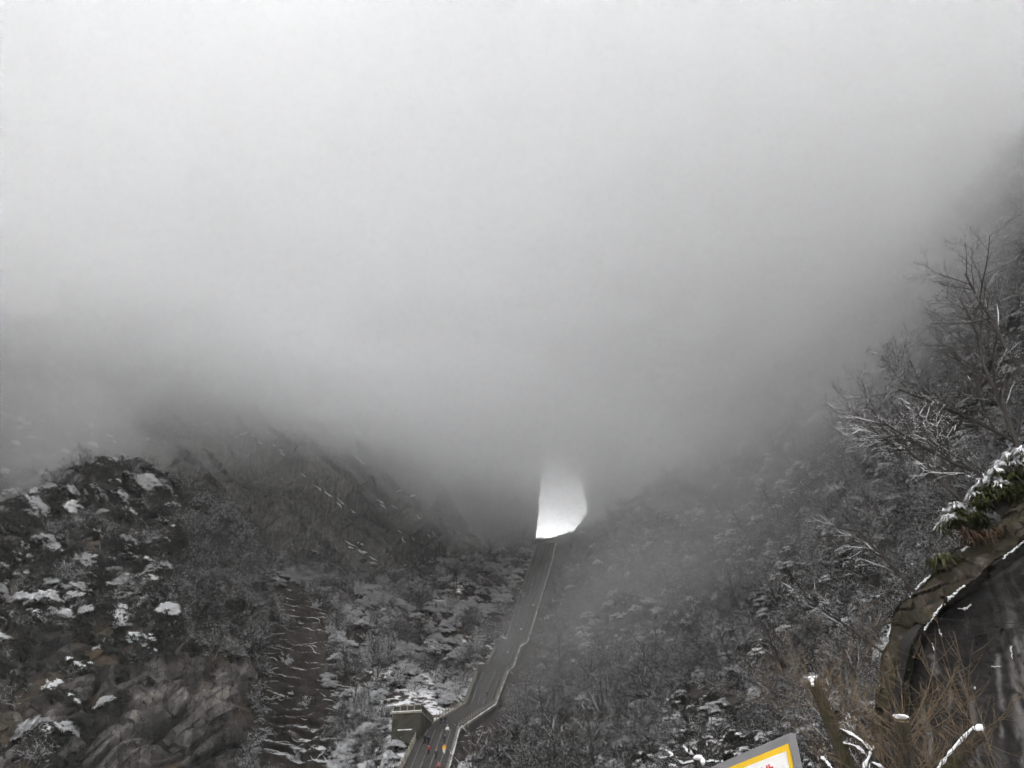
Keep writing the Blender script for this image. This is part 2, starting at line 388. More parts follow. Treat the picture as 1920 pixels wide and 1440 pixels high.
rg = np.array(rings); rg = np.concatenate([rg, rg[:, :1]], 1)
pp = rg.reshape(-1, 3)
fade = np.repeat(np.concatenate([np.linspace(0.3, 0.25, 8), np.clip(np.linspace(0, 1, 70) ** 1.7 * 260 / 6, 0.12, 1)]), rg.shape[1])
wd = rock_disp(5, 2.4, 2.2, 0.1)(pp, np.tile([0, -1.0, 0], (len(pp), 1)))
edge = 1.1 * np.stack([fbm(pp / 3 + 2, 5, .6), fbm(pp / 3 + 7, 4), fbm(pp / 3 + 12, 5, .6)], 1) + 0.5 * np.stack([perlin(pp / 6 + 2), 0 * fade, perlin(pp / 6 + 12)], 1)
rg = (pp + wd * fade[:, None] + edge).reshape(rg.shape); rg[:, -1] = rg[:, 0]
rg[:, :, 2] = np.clip(rg[:, :, 2], -2, 235)
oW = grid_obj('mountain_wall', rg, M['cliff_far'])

# ground: one sheet to the horizon
gm = Geo(); gm.add([(-3000, -3000, 0), (3000, -3000, 0), (3000, 3000, 0), (-3000, 3000, 0)], [(0, 1, 2, 3)])
tag(obj('ground', gm.mesh('ground'), plain('paving', (0.16, 0.155, 0.15), 0.8, 0.2, 0.5)), None, kind='structure')

# ------------------------------------------------------------------ cloud bank and haze
def vol_mat(name, dens, aniso, col=(0.994, 0.995, 0.996)):
    m = bpy.data.materials.new(name); m.use_nodes = True; n = m.node_tree.nodes; n.clear()
    o = n.new('ShaderNodeOutputMaterial'); v = n.new('ShaderNodeVolumePrincipled')
    v.inputs['Density Attribute'].default_value = ''; v.inputs['Temperature Attribute'].default_value = ''; v.inputs['Color Attribute'].default_value = ''
    v.inputs['Color'].default_value = (*col, 1); v.inputs['Density'].default_value = dens; v.inputs['Anisotropy'].default_value = aniso
    m.node_tree.links.new(v.outputs[0], o.inputs['Volume']); return m
def cloud(name, base, amp, top, dens, seed, x0=-520, x1=520, y0=-380, y1=None, sc=75.0, low=()):
    y1 = YW + 3 if y1 is None else y1
    nx, ny = 70, 60
    X, Y = np.meshgrid(np.linspace(x0, x1, nx), np.linspace(y0, y1, ny)); p = np.stack([X.ravel(), Y.ravel(), 0 * X.ravel()], 1)
    z = base + amp * fbm(p / sc + seed, 4)
    for (cx, cy, rad_, dz) in low: z = z + dz * np.exp(-((p[:, 0] - cx) ** 2 + (p[:, 1] - cy) ** 2) / rad_ ** 2)
    v = np.concatenate([np.column_stack([p[:, :2], z]), np.column_stack([p[:, :2], np.full(len(p), top) + 6 * perlin(p / 90 + seed)])])
    f = []; N = nx * ny; I = lambda j, i: j * nx + i
    for j in range(ny - 1):
        for i in range(nx - 1):
            a, b, c, d = I(j, i), I(j, i + 1), I(j + 1, i + 1), I(j + 1, i)
            f.append((d, c, b, a)); f.append((a + N, b + N, c + N, d + N))
    for i in range(nx - 1):
        a, b = I(0, i), I(0, i + 1); f.append((a, b, b + N, a + N))
        a, b = I(ny - 1, i), I(ny - 1, i + 1); f.append((b, a, a + N, b + N))
    for j in range(ny - 1):
        a, b = I(j, 0), I(j + 1, 0); f.append((b, a, a + N, b + N))
        a, b = I(j, nx - 1), I(j + 1, nx - 1); f.append((a, b, b + N, a + N))
    o = obj(name, mesh_from(name, v, f), vol_mat(name, dens, 0.15)); tag(o, None, kind='stuff'); return o
LOWS = ((95, 145, 72, -62), (-185, 190, 55, -36), (-80, 250, 60, 14), (15, 300, 40, -8))
for i, (base, amp, dens, seed) in enumerate(((118, 14, 0.006, 3.1), (133, 15, 0.009, 8.7), (146, 13, 0.012, 14.9), (160, 12, 0.014, 21.3))):
    cloud('cloud', base, amp, 240 + 4 * i, dens, seed, -520 - 7 * i, 520 + 7 * i, 12 - 6 * i, YW + 13 + 4 * i, low=LOWS)
def mist(c, radii, dens, seed, tilt=0.0):
    bm = bmesh.new(); bmesh.ops.create_icosphere(bm, subdivisions=5, radius=1); v = np.array([q.co[:] for q in bm.verts])
    k = 1 + 0.75 * fbm(v * 1.3 + seed, 4); v2 = v * k[:, None] * np.array(radii)
    ct, st = math.cos(tilt), math.sin(tilt); v2 = np.column_stack([v2[:, 0] * ct - v2[:, 2] * st, v2[:, 1], v2[:, 0] * st + v2[:, 2] * ct])
    for q, p in zip(bm.verts, v2): q.co = p
    me = bpy.data.meshes.new('mist'); bm.to_mesh(me); bm.free(); tag(obj('mist', me, vol_mat('mist', dens, 0.15), None, c), None, kind='stuff')
mist(PK(150, 850, 140), (24, 14, 20), 0.016, 2.0, 0.9)
mist(PK(40, 800, 145), (26, 16, 16), 0.014, 5.0)
mist(PK(600, 740, 150), (30, 14, 16), 0.012, 9.0, -0.7)
mist(PK(1400, 930, 96), (52, 30, 30), 0.0045, 12.0, 0.5)
mist(PK(1200, 1080, 110), (36, 24, 20), 0.0035, 16.0, 0.4)
hb = Geo(); hb.box((0, 10, 229), (1100, 820, 460))
tag(obj('haze', hb.mesh('haze'), vol_mat('haze', 0.0002, 0.3)), None, kind='stuff')
#@@END_ENV

# ------------------------------------------------------------------ stairway
ST = empty('stone_stairway', PK(800, 1440, 88)); ST.location.z = 0
tag(ST, 'long grey stone stairway with railed lanes climbing to the arch in the mountain', 'stairway')
bpy.context.view_layer.update()
STI = np.array(ST.location)
NODES = [((735,1480),(830,1480),82),((787,1372),(860,1370),98),((872,1322),(928,1324),110),((894,1262),(952,1260),127),((912,1252),(962,1252),129),
         ((928,1216),(975,1214),135.5),((947,1207),(988,1206),138),((978,1109),(1018,1109),161),((995,1056),(1034,1056),176),((1008,1020),(1042,1018),190)]
NL, NR_ = [], []
for (lp, rp, r) in NODES:
    a = PK(*lp, r); b = PZ(*rp, a[2]); NL.append(a); NR_.append(b)
Mstair = M['stone']
def lerp(a, b, t): return a + (b - a) * t
post_me = None
def post_mesh():
    g = Geo(); g.box((0, 0, 0.55), (0.16, 0.16, 1.1)); g.box((0, 0, 1.14), (0.22, 0.22, 0.08)); g.box((0, 0, 1.22), (0.13, 0.13, 0.10)); return g.mesh('post')
for k in range(len(NODES) - 1):
    l0, r0, l1, r1 = NL[k] - STI, NR_[k] - STI, NL[k + 1] - STI, NR_[k + 1] - STI
    dz = l1[2] - l0[2]; flat = k in (3, 5)
    ns = 1 if flat else max(3, int(round(dz / 0.20)))
    g = Geo(); v = []; f = []
    for i in range(ns):
        t0, t1 = i / ns, (i + 1) / ns
        la, ra, lb, rb = lerp(l0, l1, t0), lerp(r0, r1, t0), lerp(l0, l1, t1), lerp(r0, r1, t1)
        zt = lb[2]; b0 = len(v)
        v += [la, ra, (la[0], la[1], zt), (ra[0], ra[1], zt), (lb[0], lb[1], zt), (rb[0], rb[1], zt),
              (la[0], la[1], la[2] - 7), (ra[0], ra[1], ra[2] - 7), (lb[0], lb[1], zt - 7), (rb[0], rb[1], zt - 7)]
        f += [(b0, b0 + 1, b0 + 3, b0 + 2), (b0 + 2, b0 + 3, b0 + 5, b0 + 4), (b0 + 6, b0 + 2, b0 + 4, b0 + 8), (b0 + 3, b0 + 7, b0 + 9, b0 + 5)]
        if i == 0: f.append((b0 + 6, b0 + 7, b0 + 1, b0))
    g.add(v, f)
    fl = obj('landing' if flat else 'flight', g.mesh('flight'), Mstair, ST)
    # lane rails between the flights of steps
    if not flat and k != 1:
        for fr in (0.2, 0.4, 0.6, 0.8):
            a, b = lerp(l0, r0, fr), lerp(l1, r1, fr); gg = Geo()
            gg.bar(a + (0, 0, 0.16), b + (0, 0, 0.16), 0.20, 0.34)
            obj('lane_divider', gg.mesh('lane_divider'), M['stone_mid'], ST)
    # balustrades
    for side, (a, b) in enumerate(((l0, l1), (r0, r1))):
        L = np.linalg.norm(b - a); gb = Geo()
        gb.bar(a + (0, 0, 0.12), b + (0, 0, 0.12), 0.42, 0.50)
        pl = obj('plinth', gb.mesh('plinth'), M['stone_pale'], ST)
        gs = Geo(); nsn = max(4, int(L / 1.2)); out = np.cross(b - a, (0, 0, 1)); out /= np.linalg.norm(out); out *= (1 if side else -1)
        pth = np.array([lerp(a, b, t) for t in np.linspace(0, 1, nsn)]) + np.array([0, 0, 0.38]) + out * 0.16
        gs.tube(pth, 0.14 * (0.35 + 1.1 * RNG.random(nsn)) * (1.0 if side else 0.45), 5)
        obj('snow', gs.mesh('snow'), M['snow'], pl)
        gr = Geo(); gr.bar(a + (0, 0, 1.0), b + (0, 0, 1.0), 0.12, 0.10); gr.bar(a + (0, 0, 0.62), b + (0, 0, 0.62), 0.07, 0.06)
        obj('handrail', gr.mesh('handrail'), M['stone_pale'], ST)
        npst = max(2, int(L / 1.4)); gj = Geo()
        for i in range(npst + 1):
            p = lerp(a, b, i / npst)
            if k < 3:
                if post_me is None: post_me = post_mesh(); post_me.materials.append(M['stone_pale'])
                if i == npst and k < 2: continue
                o = obj('post', post_me, None, ST, p + (0, 0, 0.3)); o.rotation_euler = (0, 0, random.uniform(-.1, .1))
            else:
                gj.box(p + (0, 0, 0.85), (0.15, 0.15, 1.1))
        if k >= 3: tag(obj('post_row', gj.mesh('post_row'), M['stone_pale'], ST), None, kind='stuff')

# ------------------------------------------------------------------ viewing platform beside the stairs
zP = PK(737, 1336, 96)[2]
A_, B_, C_ = PK(737, 1336, 96), PZ(790, 1333, zP), PZ(812, 1356, zP)
VP = empty('viewing_platform', (A_ + B_) / 2 - np.array([0, 0, 8])); OV = np.array(VP.location)
tag(VP, 'mossy stone viewing platform with railed terrace beside the lower stairs', 'platform')
D_ = A_ + (C_ - B_)
def prism(g, pts, z0, z1):
    n = len(pts); v = [(p[0], p[1], z0) for p in pts] + [(p[0], p[1], z1) for p in pts]
    g.add(v, [tuple(range(n))[::-1], tuple(range(n, 2 * n))] + [(i, (i + 1) % n, (i + 1) % n + n, i + n) for i in range(n)])
pts = [A_ - OV, B_ - OV, C_ - OV, D_ - OV]; cen = sum(pts) / 4
g = Geo(); prism(g, pts, 2.6, 7.7); obj('wall', g.mesh('wall'), M['stone_moss'], VP)
g = Geo(); prism(g, [cen + (p - cen) * 1.06 for p in pts], 7.7, 8.0); sb = obj('slab', g.mesh('slab'), M['stone_pale'], VP)
g = Geo(); g.tube(np.array([lerp(pts[0], pts[1], t) for t in np.linspace(-0.02, 1.02, 9)]) + np.array([0, -0.1, 8.02 - pts[0][2]]), 0.14, 5); obj('snow', g.mesh('snow'), M['snow'], sb)
g = Geo(); a = lerp(pts[0], pts[1], 0.22); b = lerp(pts[0], pts[1], 0.72)
g.tube(np.array([lerp(a, b, t) for t in np.linspace(0, 1, 8)]) * (1, 1, 0) + np.array([0, -0.15, 5.0]), 0.10 * (0.4 + RNG.random(8)), 5); obj('snow', g.mesh('snow'), M['snow'], VP)
for e0, e1, nn in ((pts[0], pts[1], 4), (pts[1], pts[2], 6)):
    e0 = e0 * (1, 1, 0) + (0, 0, 8.0); e1 = e1 * (1, 1, 0) + (0, 0, 8.0)
    g = Geo(); g.bar(e0 + (0, 0, 1.1), e1 + (0, 0, 1.1), 0.12, 0.12); obj('handrail', g.mesh('handrail'), M['stone_pale'], VP)
    for i in range(nn + 1):
        p = lerp(e0, e1, i / nn); g = Geo(); g.box(p + (0, 0, 0.6), (0.2, 0.2, 1.2)); obj('post', g.mesh('post'), M['stone_pale'], VP)
        if i < nn:
            q0, q1 = lerp(e0, e1, (i + 0.08) / nn), lerp(e0, e1, (i + 0.92) / nn); g = Geo(); g.bar(q0 + (0, 0, 0.55), q1 + (0, 0, 0.55), 0.06, 0.8); obj('panel', g.mesh('panel'), M['stone_moss'], VP)

# small terrace building higher up the stairs
zT = PK(946, 1083, 166)[2]; A2, B2 = PK(946, 1083, 166), PZ(977, 1082, zT)
TB = empty('terrace_wall', (A2 + B2) / 2 - np.array([0, 0, 9])); OT = np.array(TB.location)
tag(TB, 'small stepped stone terrace wall with snowy ledges left of the upper stairs', 'wall')
ax = (B2 - A2) / np.linalg.norm(B2 - A2)
for i, (z0, z1, dpt, w) in enumerate(((0, 5.2, -0.8, 1.15), (5.2, 7.4, -0.1, 1.05), (7.4, 9.0, 0.6, 1.0))):
    hw = np.linalg.norm(B2 - A2) / 2 * w; g = Geo()
    prism(g, [-ax * hw + (0, dpt, 0), ax * hw + (0, dpt, 0), ax * hw + (0, 5, 0), -ax * hw + (0, 5, 0)], z0, z1); t_ = obj('tier', g.mesh('tier'), M['stone'], TB)
    g = Geo(); g.tube(np.array([lerp(-ax * hw * 1.05, ax * hw * 1.05, t) for t in np.linspace(0, 1, 10)]) + np.array([0, dpt - 0.05, z1 + 0.06]), 0.13 * (0.5 + RNG.random(10)), 5); obj('snow', g.mesh('snow'), M['snow'], t_)

# snow-topped barrier frame at the foot of the stairs
zb = PK(784, 1437, 88.0)[2]; A3, B3 = PK(773, 1437, 88), PZ(796, 1437, zb)
BF = empty('barrier_frame', (A3 + B3) / 2 - np.array([0, 0, 2.0])); tag(BF, 'snow-topped metal barrier frame standing across the lowest steps', 'barrier')
hw = (B3 - A3) / 2
for s_ in (-1, 1):
    g = Geo(); g.box(hw * s_ + (0, 0, 1.0), (0.14, 0.14, 2.0)); obj('post', g.mesh('post'), M['stone_pale'], BF)
g = Geo(); g.bar(-hw + (0, 0, 1.95), hw + (0, 0, 1.95), 0.14, 0.12); obj('crossbar', g.mesh('crossbar'), M['stone_pale'], BF)
g = Geo(); g.tube([-hw * 1.03 + (0, 0, 1.6), -hw * 1.02 + (0, 0, 2.0), -hw * 0.9 + (0, 0, 2.12), (0, 0, 2.14), hw * 0.9 + (0, 0, 2.12), hw * 1.02 + (0, 0, 2.0), hw * 1.03 + (0, 0, 1.6)], 0.11, 6); obj('snow', g.mesh('snow'), M['snow'], BF)

# ------------------------------------------------------------------ people on the stairs
def skin_mesh(name, verts, edges, rads, root=0, sub=1):
    me = bpy.data.meshes.new(name); me.from_pydata(verts, edges, []); o = bpy.data.objects.new(name, me); COL.objects.link(o)
    mod = o.modifiers.new('s', 'SKIN'); mod.use_smooth_shade = True
    for i, r in enumerate(rads):
        me.skin_vertices[0].data[i].radius = (r, r) if not isinstance(r, tuple) else r
        me.skin_vertices[0].data[i].use_root = (i == root)
    o.modifiers.new('u', 'SUBSURF').levels = sub
    dg = bpy.context.evaluated_depsgraph_get(); m2 = bpy.data.meshes.new_from_object(o.evaluated_get(dg))
    bpy.data.objects.remove(o); bpy.data.meshes.remove(me); return m2
def pose_meshes(pose):
    st, arm = {0: (0.22, 0.12), 1: (-0.18, 0.22), 2: (0.05, 0.03)}[pose]
    V = [(0,0,.93),(0,.03,1.12),(0,.05,1.30),(0,.05,1.44),(0,.07,1.53),(0,.09,1.63),(0,.09,1.71)]
    E = [(i, i + 1) for i in range(6)]; Rd = [(.15,.11),(.145,.10),(.165,.105),(.06,.06),(.075,.085),(.085,.10),(.05,.06)]
    lg, am = [], []
    for s_ in (-1, 1):
        q = st * s_; lift = max(0, q) * 0.8
        b0 = len(V)
        V += [(.09 * s_, 0, .88), (.10 * s_, .06 + q * .6, .48 + lift * .6), (.10 * s_, q, .09 + lift), (.11 * s_, q + .13, .05 + lift)]
        Rd += [.095, .065, .045, .04]; E += [(0, b0), (b0, b0 + 1), (b0 + 1, b0 + 2), (b0 + 2, b0 + 3)]; lg.append(b0)
        b1 = len(V); w = -q
        V += [(.19 * s_, .05, 1.37), (.26 * s_, .02 + w * .3, 1.10), (.25 * s_, .12 + w * .7, .88), (.25 * s_, .15 + w * .75, .82)]
        Rd += [.065, .05, .036, .03]; E += [(2, b1), (b1, b1 + 1), (b1 + 1, b1 + 2), (b1 + 2, b1 + 3)]; am.append(b1)
        for fi in range(5):
            c = len(V); hx, hy, hz = V[b1 + 3]; off = (fi - 2) * .017; th = 0.02 if fi == 0 else 0
            V += [(hx - .01 * s_, hy + off + th, hz - .045 + th), (hx - .025 * s_, hy + off + th * 1.5, hz - .085 - .006 * (2 - abs(fi - 2)) + th)]; Rd += [.009, .008]
            E += [(b1 + 3, c), (c, c + 1)]
    body = skin_mesh('body', V, E, Rd)
    jv = [(0,0,.82),(0,.02,1.0),(0,.04,1.2),(0,.05,1.34),(0,.05,1.46)]; je = [(i, i + 1) for i in range(4)]; jr = [(.19,.15),(.185,.15),(.20,.15),(.17,.12),(.085,.085)]
    for s_, b1 in zip((-1, 1), am):
        c = len(jv); jv += [V[b1], V[b1 + 1], V[b1 + 2]]; jr += [.09, .075, .058]; je += [(2, c), (c, c + 1), (c + 1, c + 2)]
    jacket = skin_mesh('jacket', jv, je, jr)
    tv = [(0,0,.92)]; te = []; tr = [(.17,.13)]
    for b0 in lg:
        c = len(tv); tv += [V[b0], V[b0 + 1], V[b0 + 2]]; tr += [.11, .082, .065]; te += [(0, c), (c, c + 1), (c + 1, c + 2)]
    trous = skin_mesh('trousers', tv, te, tr)
    hood = skin_mesh('hat', [(0, .05, 1.62), (0, .06, 1.70), (0, .07, 1.76)], [(0, 1), (1, 2)], [(.105, .115), (.11, .125), (.06, .07)])
    return body, jacket, trous, hood
POSES = [pose_meshes(i) for i in range(3)]
skin_m = plain('skin', (0.45, 0.28, 0.2), 0.6, 0.1)
_cm = {}
def cmat(c):
    if c not in _cm: _cm[c] = plain('cloth', c, 0.85, 0.15, 8.0)
    return _cm[c]
def stair_point(px, py):
    """where the view ray of a spot on the steps meets the flights"""
    d = ray(px, py); best = None
    for k in range(len(NODES) - 1):
        a, b, c = NL[k], NR_[k], NL[k + 1]; n = np.cross(b - a, c - a); t = np.dot(n, a - EYE) / np.dot(n, d)
        p = EYE + d * t; z0, z1 = sorted((a[2], c[2]))
        if z0 - 0.3 <= p[2] <= z1 + 0.3 and (best is None or t < best[0]): best = (t, p)
    if best is None: return PK(px, py, 88)
    return best[1]
def person(px, py, label, jc, tc, hc_, pose=0, pack=None, sc=1.0, rz=0.0):
    p = stair_point(px, py); root = empty('person', p + (0, 0, 0.1), rz); root.scale = (sc,) * 3
    tag(root, label, 'person', 'people climbing the stairs')
    b, j, t, h = POSES[pose]
    for nm, me, m_ in (('body', b, skin_m), ('jacket', j, cmat(jc)), ('trousers', t, cmat(tc)), ('hat', h, cmat(hc_))):
        me = me.copy(); me.materials.clear(); me.materials.append(m_); obj(nm, me, None, root)
    if pack:
        g = Geo(); g.box((0, -.17, 1.2), (.30, .16, .42)); g.box((0, -.27, 1.12), (.2, .07, .22)); g.box((-.1, -.05, 1.3), (.05, .2, .3)); g.box((.1, -.05, 1.3), (.05, .2, .3))
        obj('backpack', g.mesh('backpack'), cmat(pack), root)
K_, NV, WH, YE, RD, GY = (.012, .012, .015), (.02, .025, .06), (.75, .74, .72), (.75, .36, .03), (.25, .02, .03), (.12, .12, .13)
person(827, 1362, 'person in black at the top of the lowest flight, nearer the railing', K_, K_, GY, 0)
person(834, 1361, 'person in black and navy walking beside another at the top of the lowest flight', K_, NV, K_, 1, None, 1.0, 0.2)
person(838, 1381, 'person in a bright white jacket climbing the lowest flight', WH, GY, WH, 1, None, 1.05, -0.3)
person(833, 1397, 'person in dark navy clothes just below the one in white', NV, K_, K_, 0)
person(796, 1399, 'person in navy with a light cap near the left railing', NV, K_, GY, 0, K_, 1.08)
person(803, 1401, 'person in black beside the navy one near the left railing', K_, K_, K_, 1, NV, 1.05)
person(803, 1420, 'person in a dark red jacket on the lower steps', RD, K_, K_, 0, None, 1.05)
person(832, 1418, 'person in an orange yellow jacket and white trousers on the lower steps', YE, WH, K_, 2, None, 1.05)
person(817, 1427, 'person in dark blue with a reddish cap below the yellow jacket', NV, K_, (.3, .1, .08), 1)
person(821, 1452, 'person with a pink hat at the very foot of the stairs', (.35, .1, .1), K_, (.5, .25, .22), 0)
person(913, 1310, 'dark clothed person low on the second flight of stairs', K_, K_, K_, 0)
person(952, 1232, 'pale jacketed person where the stairs jog below the long flight', (.4, .38, .36), K_, K_, 1)
person(949, 1207, 'person in white at the foot of the long upper flight', WH, GY, WH, 2)
person(968, 1182, 'person in grey close to the left of the long upper flight', GY, K_, WH, 0)
person(977, 1188, 'person with a white coat low on the long upper flight', WH, K_, GY, 1)
person(983, 1166, 'person in black beside a companion halfway up the long flight', K_, K_, GY, 0)
person(988, 1171, 'person in dark grey half a step below a companion on the long flight', GY, K_, K_, 1)
person(1000, 1142, 'lone person in a white jacket in the middle of the long flight', WH, K_, WH, 0)
person(997, 1103, 'topmost person faintly visible in the mist on the upper stairs', (.3, .3, .3), K_, GY, 1)

# ------------------------------------------------------------------ plants
def rnd(a, b): return random.uniform(a, b)
def unit(v):
    v = np.asarray(v, float); return v / (np.linalg.norm(v) + 1e-9)
def grow(gb, gs, start, d, length, r0, depth, pr, lvl=0):
    """one branch with its children; gb wood, gs the snow lying along its upper side"""
    n = 5 if lvl < 2 else 4
    p = np.array(start, float); path = [p.copy()]; d = unit(d)
    for i in range(n - 1):
        d = unit(d + np.random.normal(0, pr['wander'], 3) + np.array([0, 0, pr['up'] * (1 if lvl else 0.5)]))
        if lvl > 0 and pr.get('lean') is not None: d = unit(d + pr['lean'] * 0.06)
        p = p + d * length / (n - 1); path.append(p.copy())
    path = np.array(path); rad_ = np.linspace(r0, r0 * pr['taper'], n)
    gb.tube(path, rad_, 5 if (lvl == 0 and pr['big']) else 3, cap=False)
    if gs is not None and lvl >= pr['snow_from']:
        td = unit(path[-1] - path[0])
        if abs(td[2]) < pr['snow_steep'] and random.random() < pr['snow_p'] * (1.4, 1.4, 1.1, 0.6, 0.4)[lvl]:
            a, b = sorted((random.random() * 0.35, 0.65 + random.random() * 0.35)); tt = np.linspace(a, b, 4) * (n - 1)
            i0 = np.clip(tt.astype(int), 0, n - 2); f_ = (tt - i0)[:, None]; sp = path[i0] * (1 - f_) + path[i0 + 1] * f_
            sr = pr['snow_r'] * (0.55 + 0.8 * np.random.rand(4)) * (1.15 if lvl < 2 else 0.9 if lvl < 3 else 0.6); sr[0] *= 0.4; sr[-1] *= 0.3
            sp[:, 2] += rad_[0] * 0.6 + sr * 0.7
            gs.tube(sp, sr, 3, cap=False)
    if lvl >= depth: return
    nc = pr['kids'][min(lvl, len(pr['kids']) - 1)]
    for c in range(nc):
        t = (0.25 if lvl else pr['first']) + (1 - (0.25 if lvl else pr['first'])) * (c + random.random()) / nc; t = min(t, 0.98)
        i = min(int(t * (n - 1)), n - 2); f_ = t * (n - 1) - i; q = path[i] * (1 - f_) + path[i + 1] * f_
        dd = unit(path[i + 1] - path[i]); side = np.cross(dd, unit(np.random.normal(size=3))); side = unit(side)
        side[2] *= pr['flat']; ang = rnd(*pr['ang'])
        nd = unit(dd * math.cos(ang) + unit(side) * math.sin(ang))
        grow(gb, gs, q, nd, length * rnd(*pr['len']) * (1 - 0.35 * t), max(pr['rmin'], rad_[i] * rnd(0.4, 0.62)), depth, pr, lvl + 1)
SHRUB = dict(wander=.13, up=.03, taper=.45, big=False, snow_from=1, snow_steep=.80, snow_p=.26, snow_r=.021, kids=(6, 5, 4), first=.2, ang=(.5, 1.1), len=(.5, .75), flat=.55, rmin=.011)
TREE = dict(wander=.07, up=.05, taper=.38, big=True, snow_from=1, snow_steep=.85, snow_p=.45, snow_r=.06, kids=(9, 5, 4, 2), first=.3, ang=(.45, .95), len=(.42, .62), flat=.7, rmin=.014)
def bare_shrub(seed, h=3.2, stems=6, pr=SHRUB, spread=.9):
    random.seed(seed); np.random.seed(seed); gb, gs = Geo(), Geo()
    for i in range(stems):
        a = i * 2.4 + rnd(-.5, .5); s_ = rnd(.15, spread)
        grow(gb, gs, (math.cos(a) * .15, math.sin(a) * .15, -.3), (math.cos(a) * s_, math.sin(a) * s_, 1), h * rnd(.6, 1.05), .05 * h / 3, 3, pr)
    return {'branches': (gb, 'bark'), 'snow': (gs, 'snow')}
def bare_tree(seed, h=9, pr=TREE, depth=4, lean=(0, 0, 0), r0=None):
    random.seed(seed); np.random.seed(seed); gb, gs = Geo(), Geo()
    grow(gb, gs, (0, 0, -.5), unit(np.array([0, 0, 1.0]) + np.array(lean)), h, r0 or h * .016, depth, pr)
    return {'branches': (gb, 'bark'), 'snow': (gs, 'snow')}
def blades(gl, c, n, L, w, up, droop, seedv=None, dirz=(-.3, .8)):
    for i in range(n):
        a = rnd(0, 2 * math.pi); d = unit((math.cos(a), math.sin(a), rnd(*dirz))); l = L * rnd(.6, 1.2)
        p0 = c + d * l * .12 + np.array([0, 0, up]); p1 = c + d * l * .6 + np.array([0, 0, up - droop * l * .2]); p2 = c + d * l + np.array([0, 0, up - droop * l * .75])
        s_ = unit(np.cross(d, (rnd(-.4, .4), rnd(-.4, .4), 1))) * w * rnd(.6, 1.2)
        gl.add([p0 - s_ * .4, p0 + s_ * .4, p1 + s_, p1 - s_, p2], [(0, 1, 2, 3), (3, 2, 4)])
def evergreen(seed, rad_=1.5, hz=1.3, clumps=22, nbl=24, L=.5, w=.07, droop=.6, snow_p=.45, nsn=20, leaf='leaf', sn_scale=1.0):
    random.seed(seed); np.random.seed(seed); gb, gl, gs = Geo(), Geo(), Geo()
    for i in range(clumps):
        v = unit(np.random.normal(size=3)); v[2] = abs(v[2]) * 1.1 - .15; q = v * np.array([rad_, rad_, hz]) * rnd(.5, 1.0) + np.array([0, 0, hz * .55])
        gb.tube([(0, 0, -.4), q * np.array([.4, .4, .55]), q], np.array([.05, .03, .012]), 3, cap=False)
        blades(gl, q, nbl, L, w, 0, droop)
        if v[2] > .1 and random.random() < snow_p:
            blades(gs, q + np.array([0, 0, .10]), nsn, L * 1.15 * sn_scale, w * 1.5 * sn_scale, .05, droop * .8, dirz=(-.1, .7))
    return {'branches': (gb, 'bark'), 'foliage': (gl, leaf), 'snow': (gs, 'snow')}
def tuft(seed, L=1.3, n=170, snow=60):
    random.seed(seed); np.random.seed(seed); gl, gs = Geo(), Geo()
    for k in range(5):
        c = np.array([rnd(-.9, .9), rnd(-.5, .5), rnd(0, .4)])
        blades(gl, c, n // 5, L, .035, 0, 1.3, dirz=(-.1, 1.0))
        if snow: blades(gs, c + np.array([0, 0, .12]), snow // 5, L * .6, .13, .06, .9, dirz=(0, .8))
    d = {'blades': (gl, 'grass')}
    if snow: d['snow'] = (gs, 'snow')
    return d
PROTO = {}
def proto(key, parts):
    """part meshes for single plants, and one joined mesh for the masses"""
    pm = {}; V = []; F = []; MI = []; mats = []; n0 = 0
    for nm, (g, mk) in parts.items():
        if not g.v: continue
        me = g.mesh(nm); me.materials.append(M[mk]); pm[nm] = me
        V.append(np.concatenate(g.v)); F += [tuple(i + n0 for i in f) for f in g.f]; MI += [len(mats)] * len(g.f); mats.append(M[mk]); n0 += g.n
    jm = mesh_from(key, np.concatenate(V), F)
    for m_ in mats: jm.materials.append(m_)
    jm.polygons.foreach_set('material_index', MI)
    PROTO[key] = (pm, jm)
for i in range(5): proto('bare_shrub%d' % i, bare_shrub(100 + i, rnd(2.8, 3.8), 6, dict(SHRUB, snow_p=(.22, .32, .42, .5, .62)[i])))
HEAVY = dict(SHRUB, snow_p=.7, snow_r=.07, snow_steep=.9)
for i in range(3): proto('snowy_shrub%d' % i, bare_shrub(140 + i, rnd(2.2, 3.0), 6, HEAVY))
for i in range(4): proto('evergreen%d' % i, evergreen(200 + i, snow_p=(.08, .25, .6, 1.0)[i], nsn=(20, 24, 40, 75)[i], sn_scale=(1, 1, 1.1, 1.25)[i]))
for i in range(3): proto('tuft%d' % i, tuft(300 + i, snow=(0, 70, 120)[i]))
for i in range(3): proto('young_tree%d' % i, bare_tree(400 + i, 7.5, dict(TREE, kids=(11, 6, 4), snow_p=.3, snow_r=.026, rmin=.011), 3))
KEYS = list(PROTO)
pcol = bpy.data.collections.new('plant_kinds')
for i, kx in enumerate(KEYS):
    o = bpy.data.objects.new('%02d_%s' % (i, kx), PROTO[kx][1]); pcol.objects.link(o)

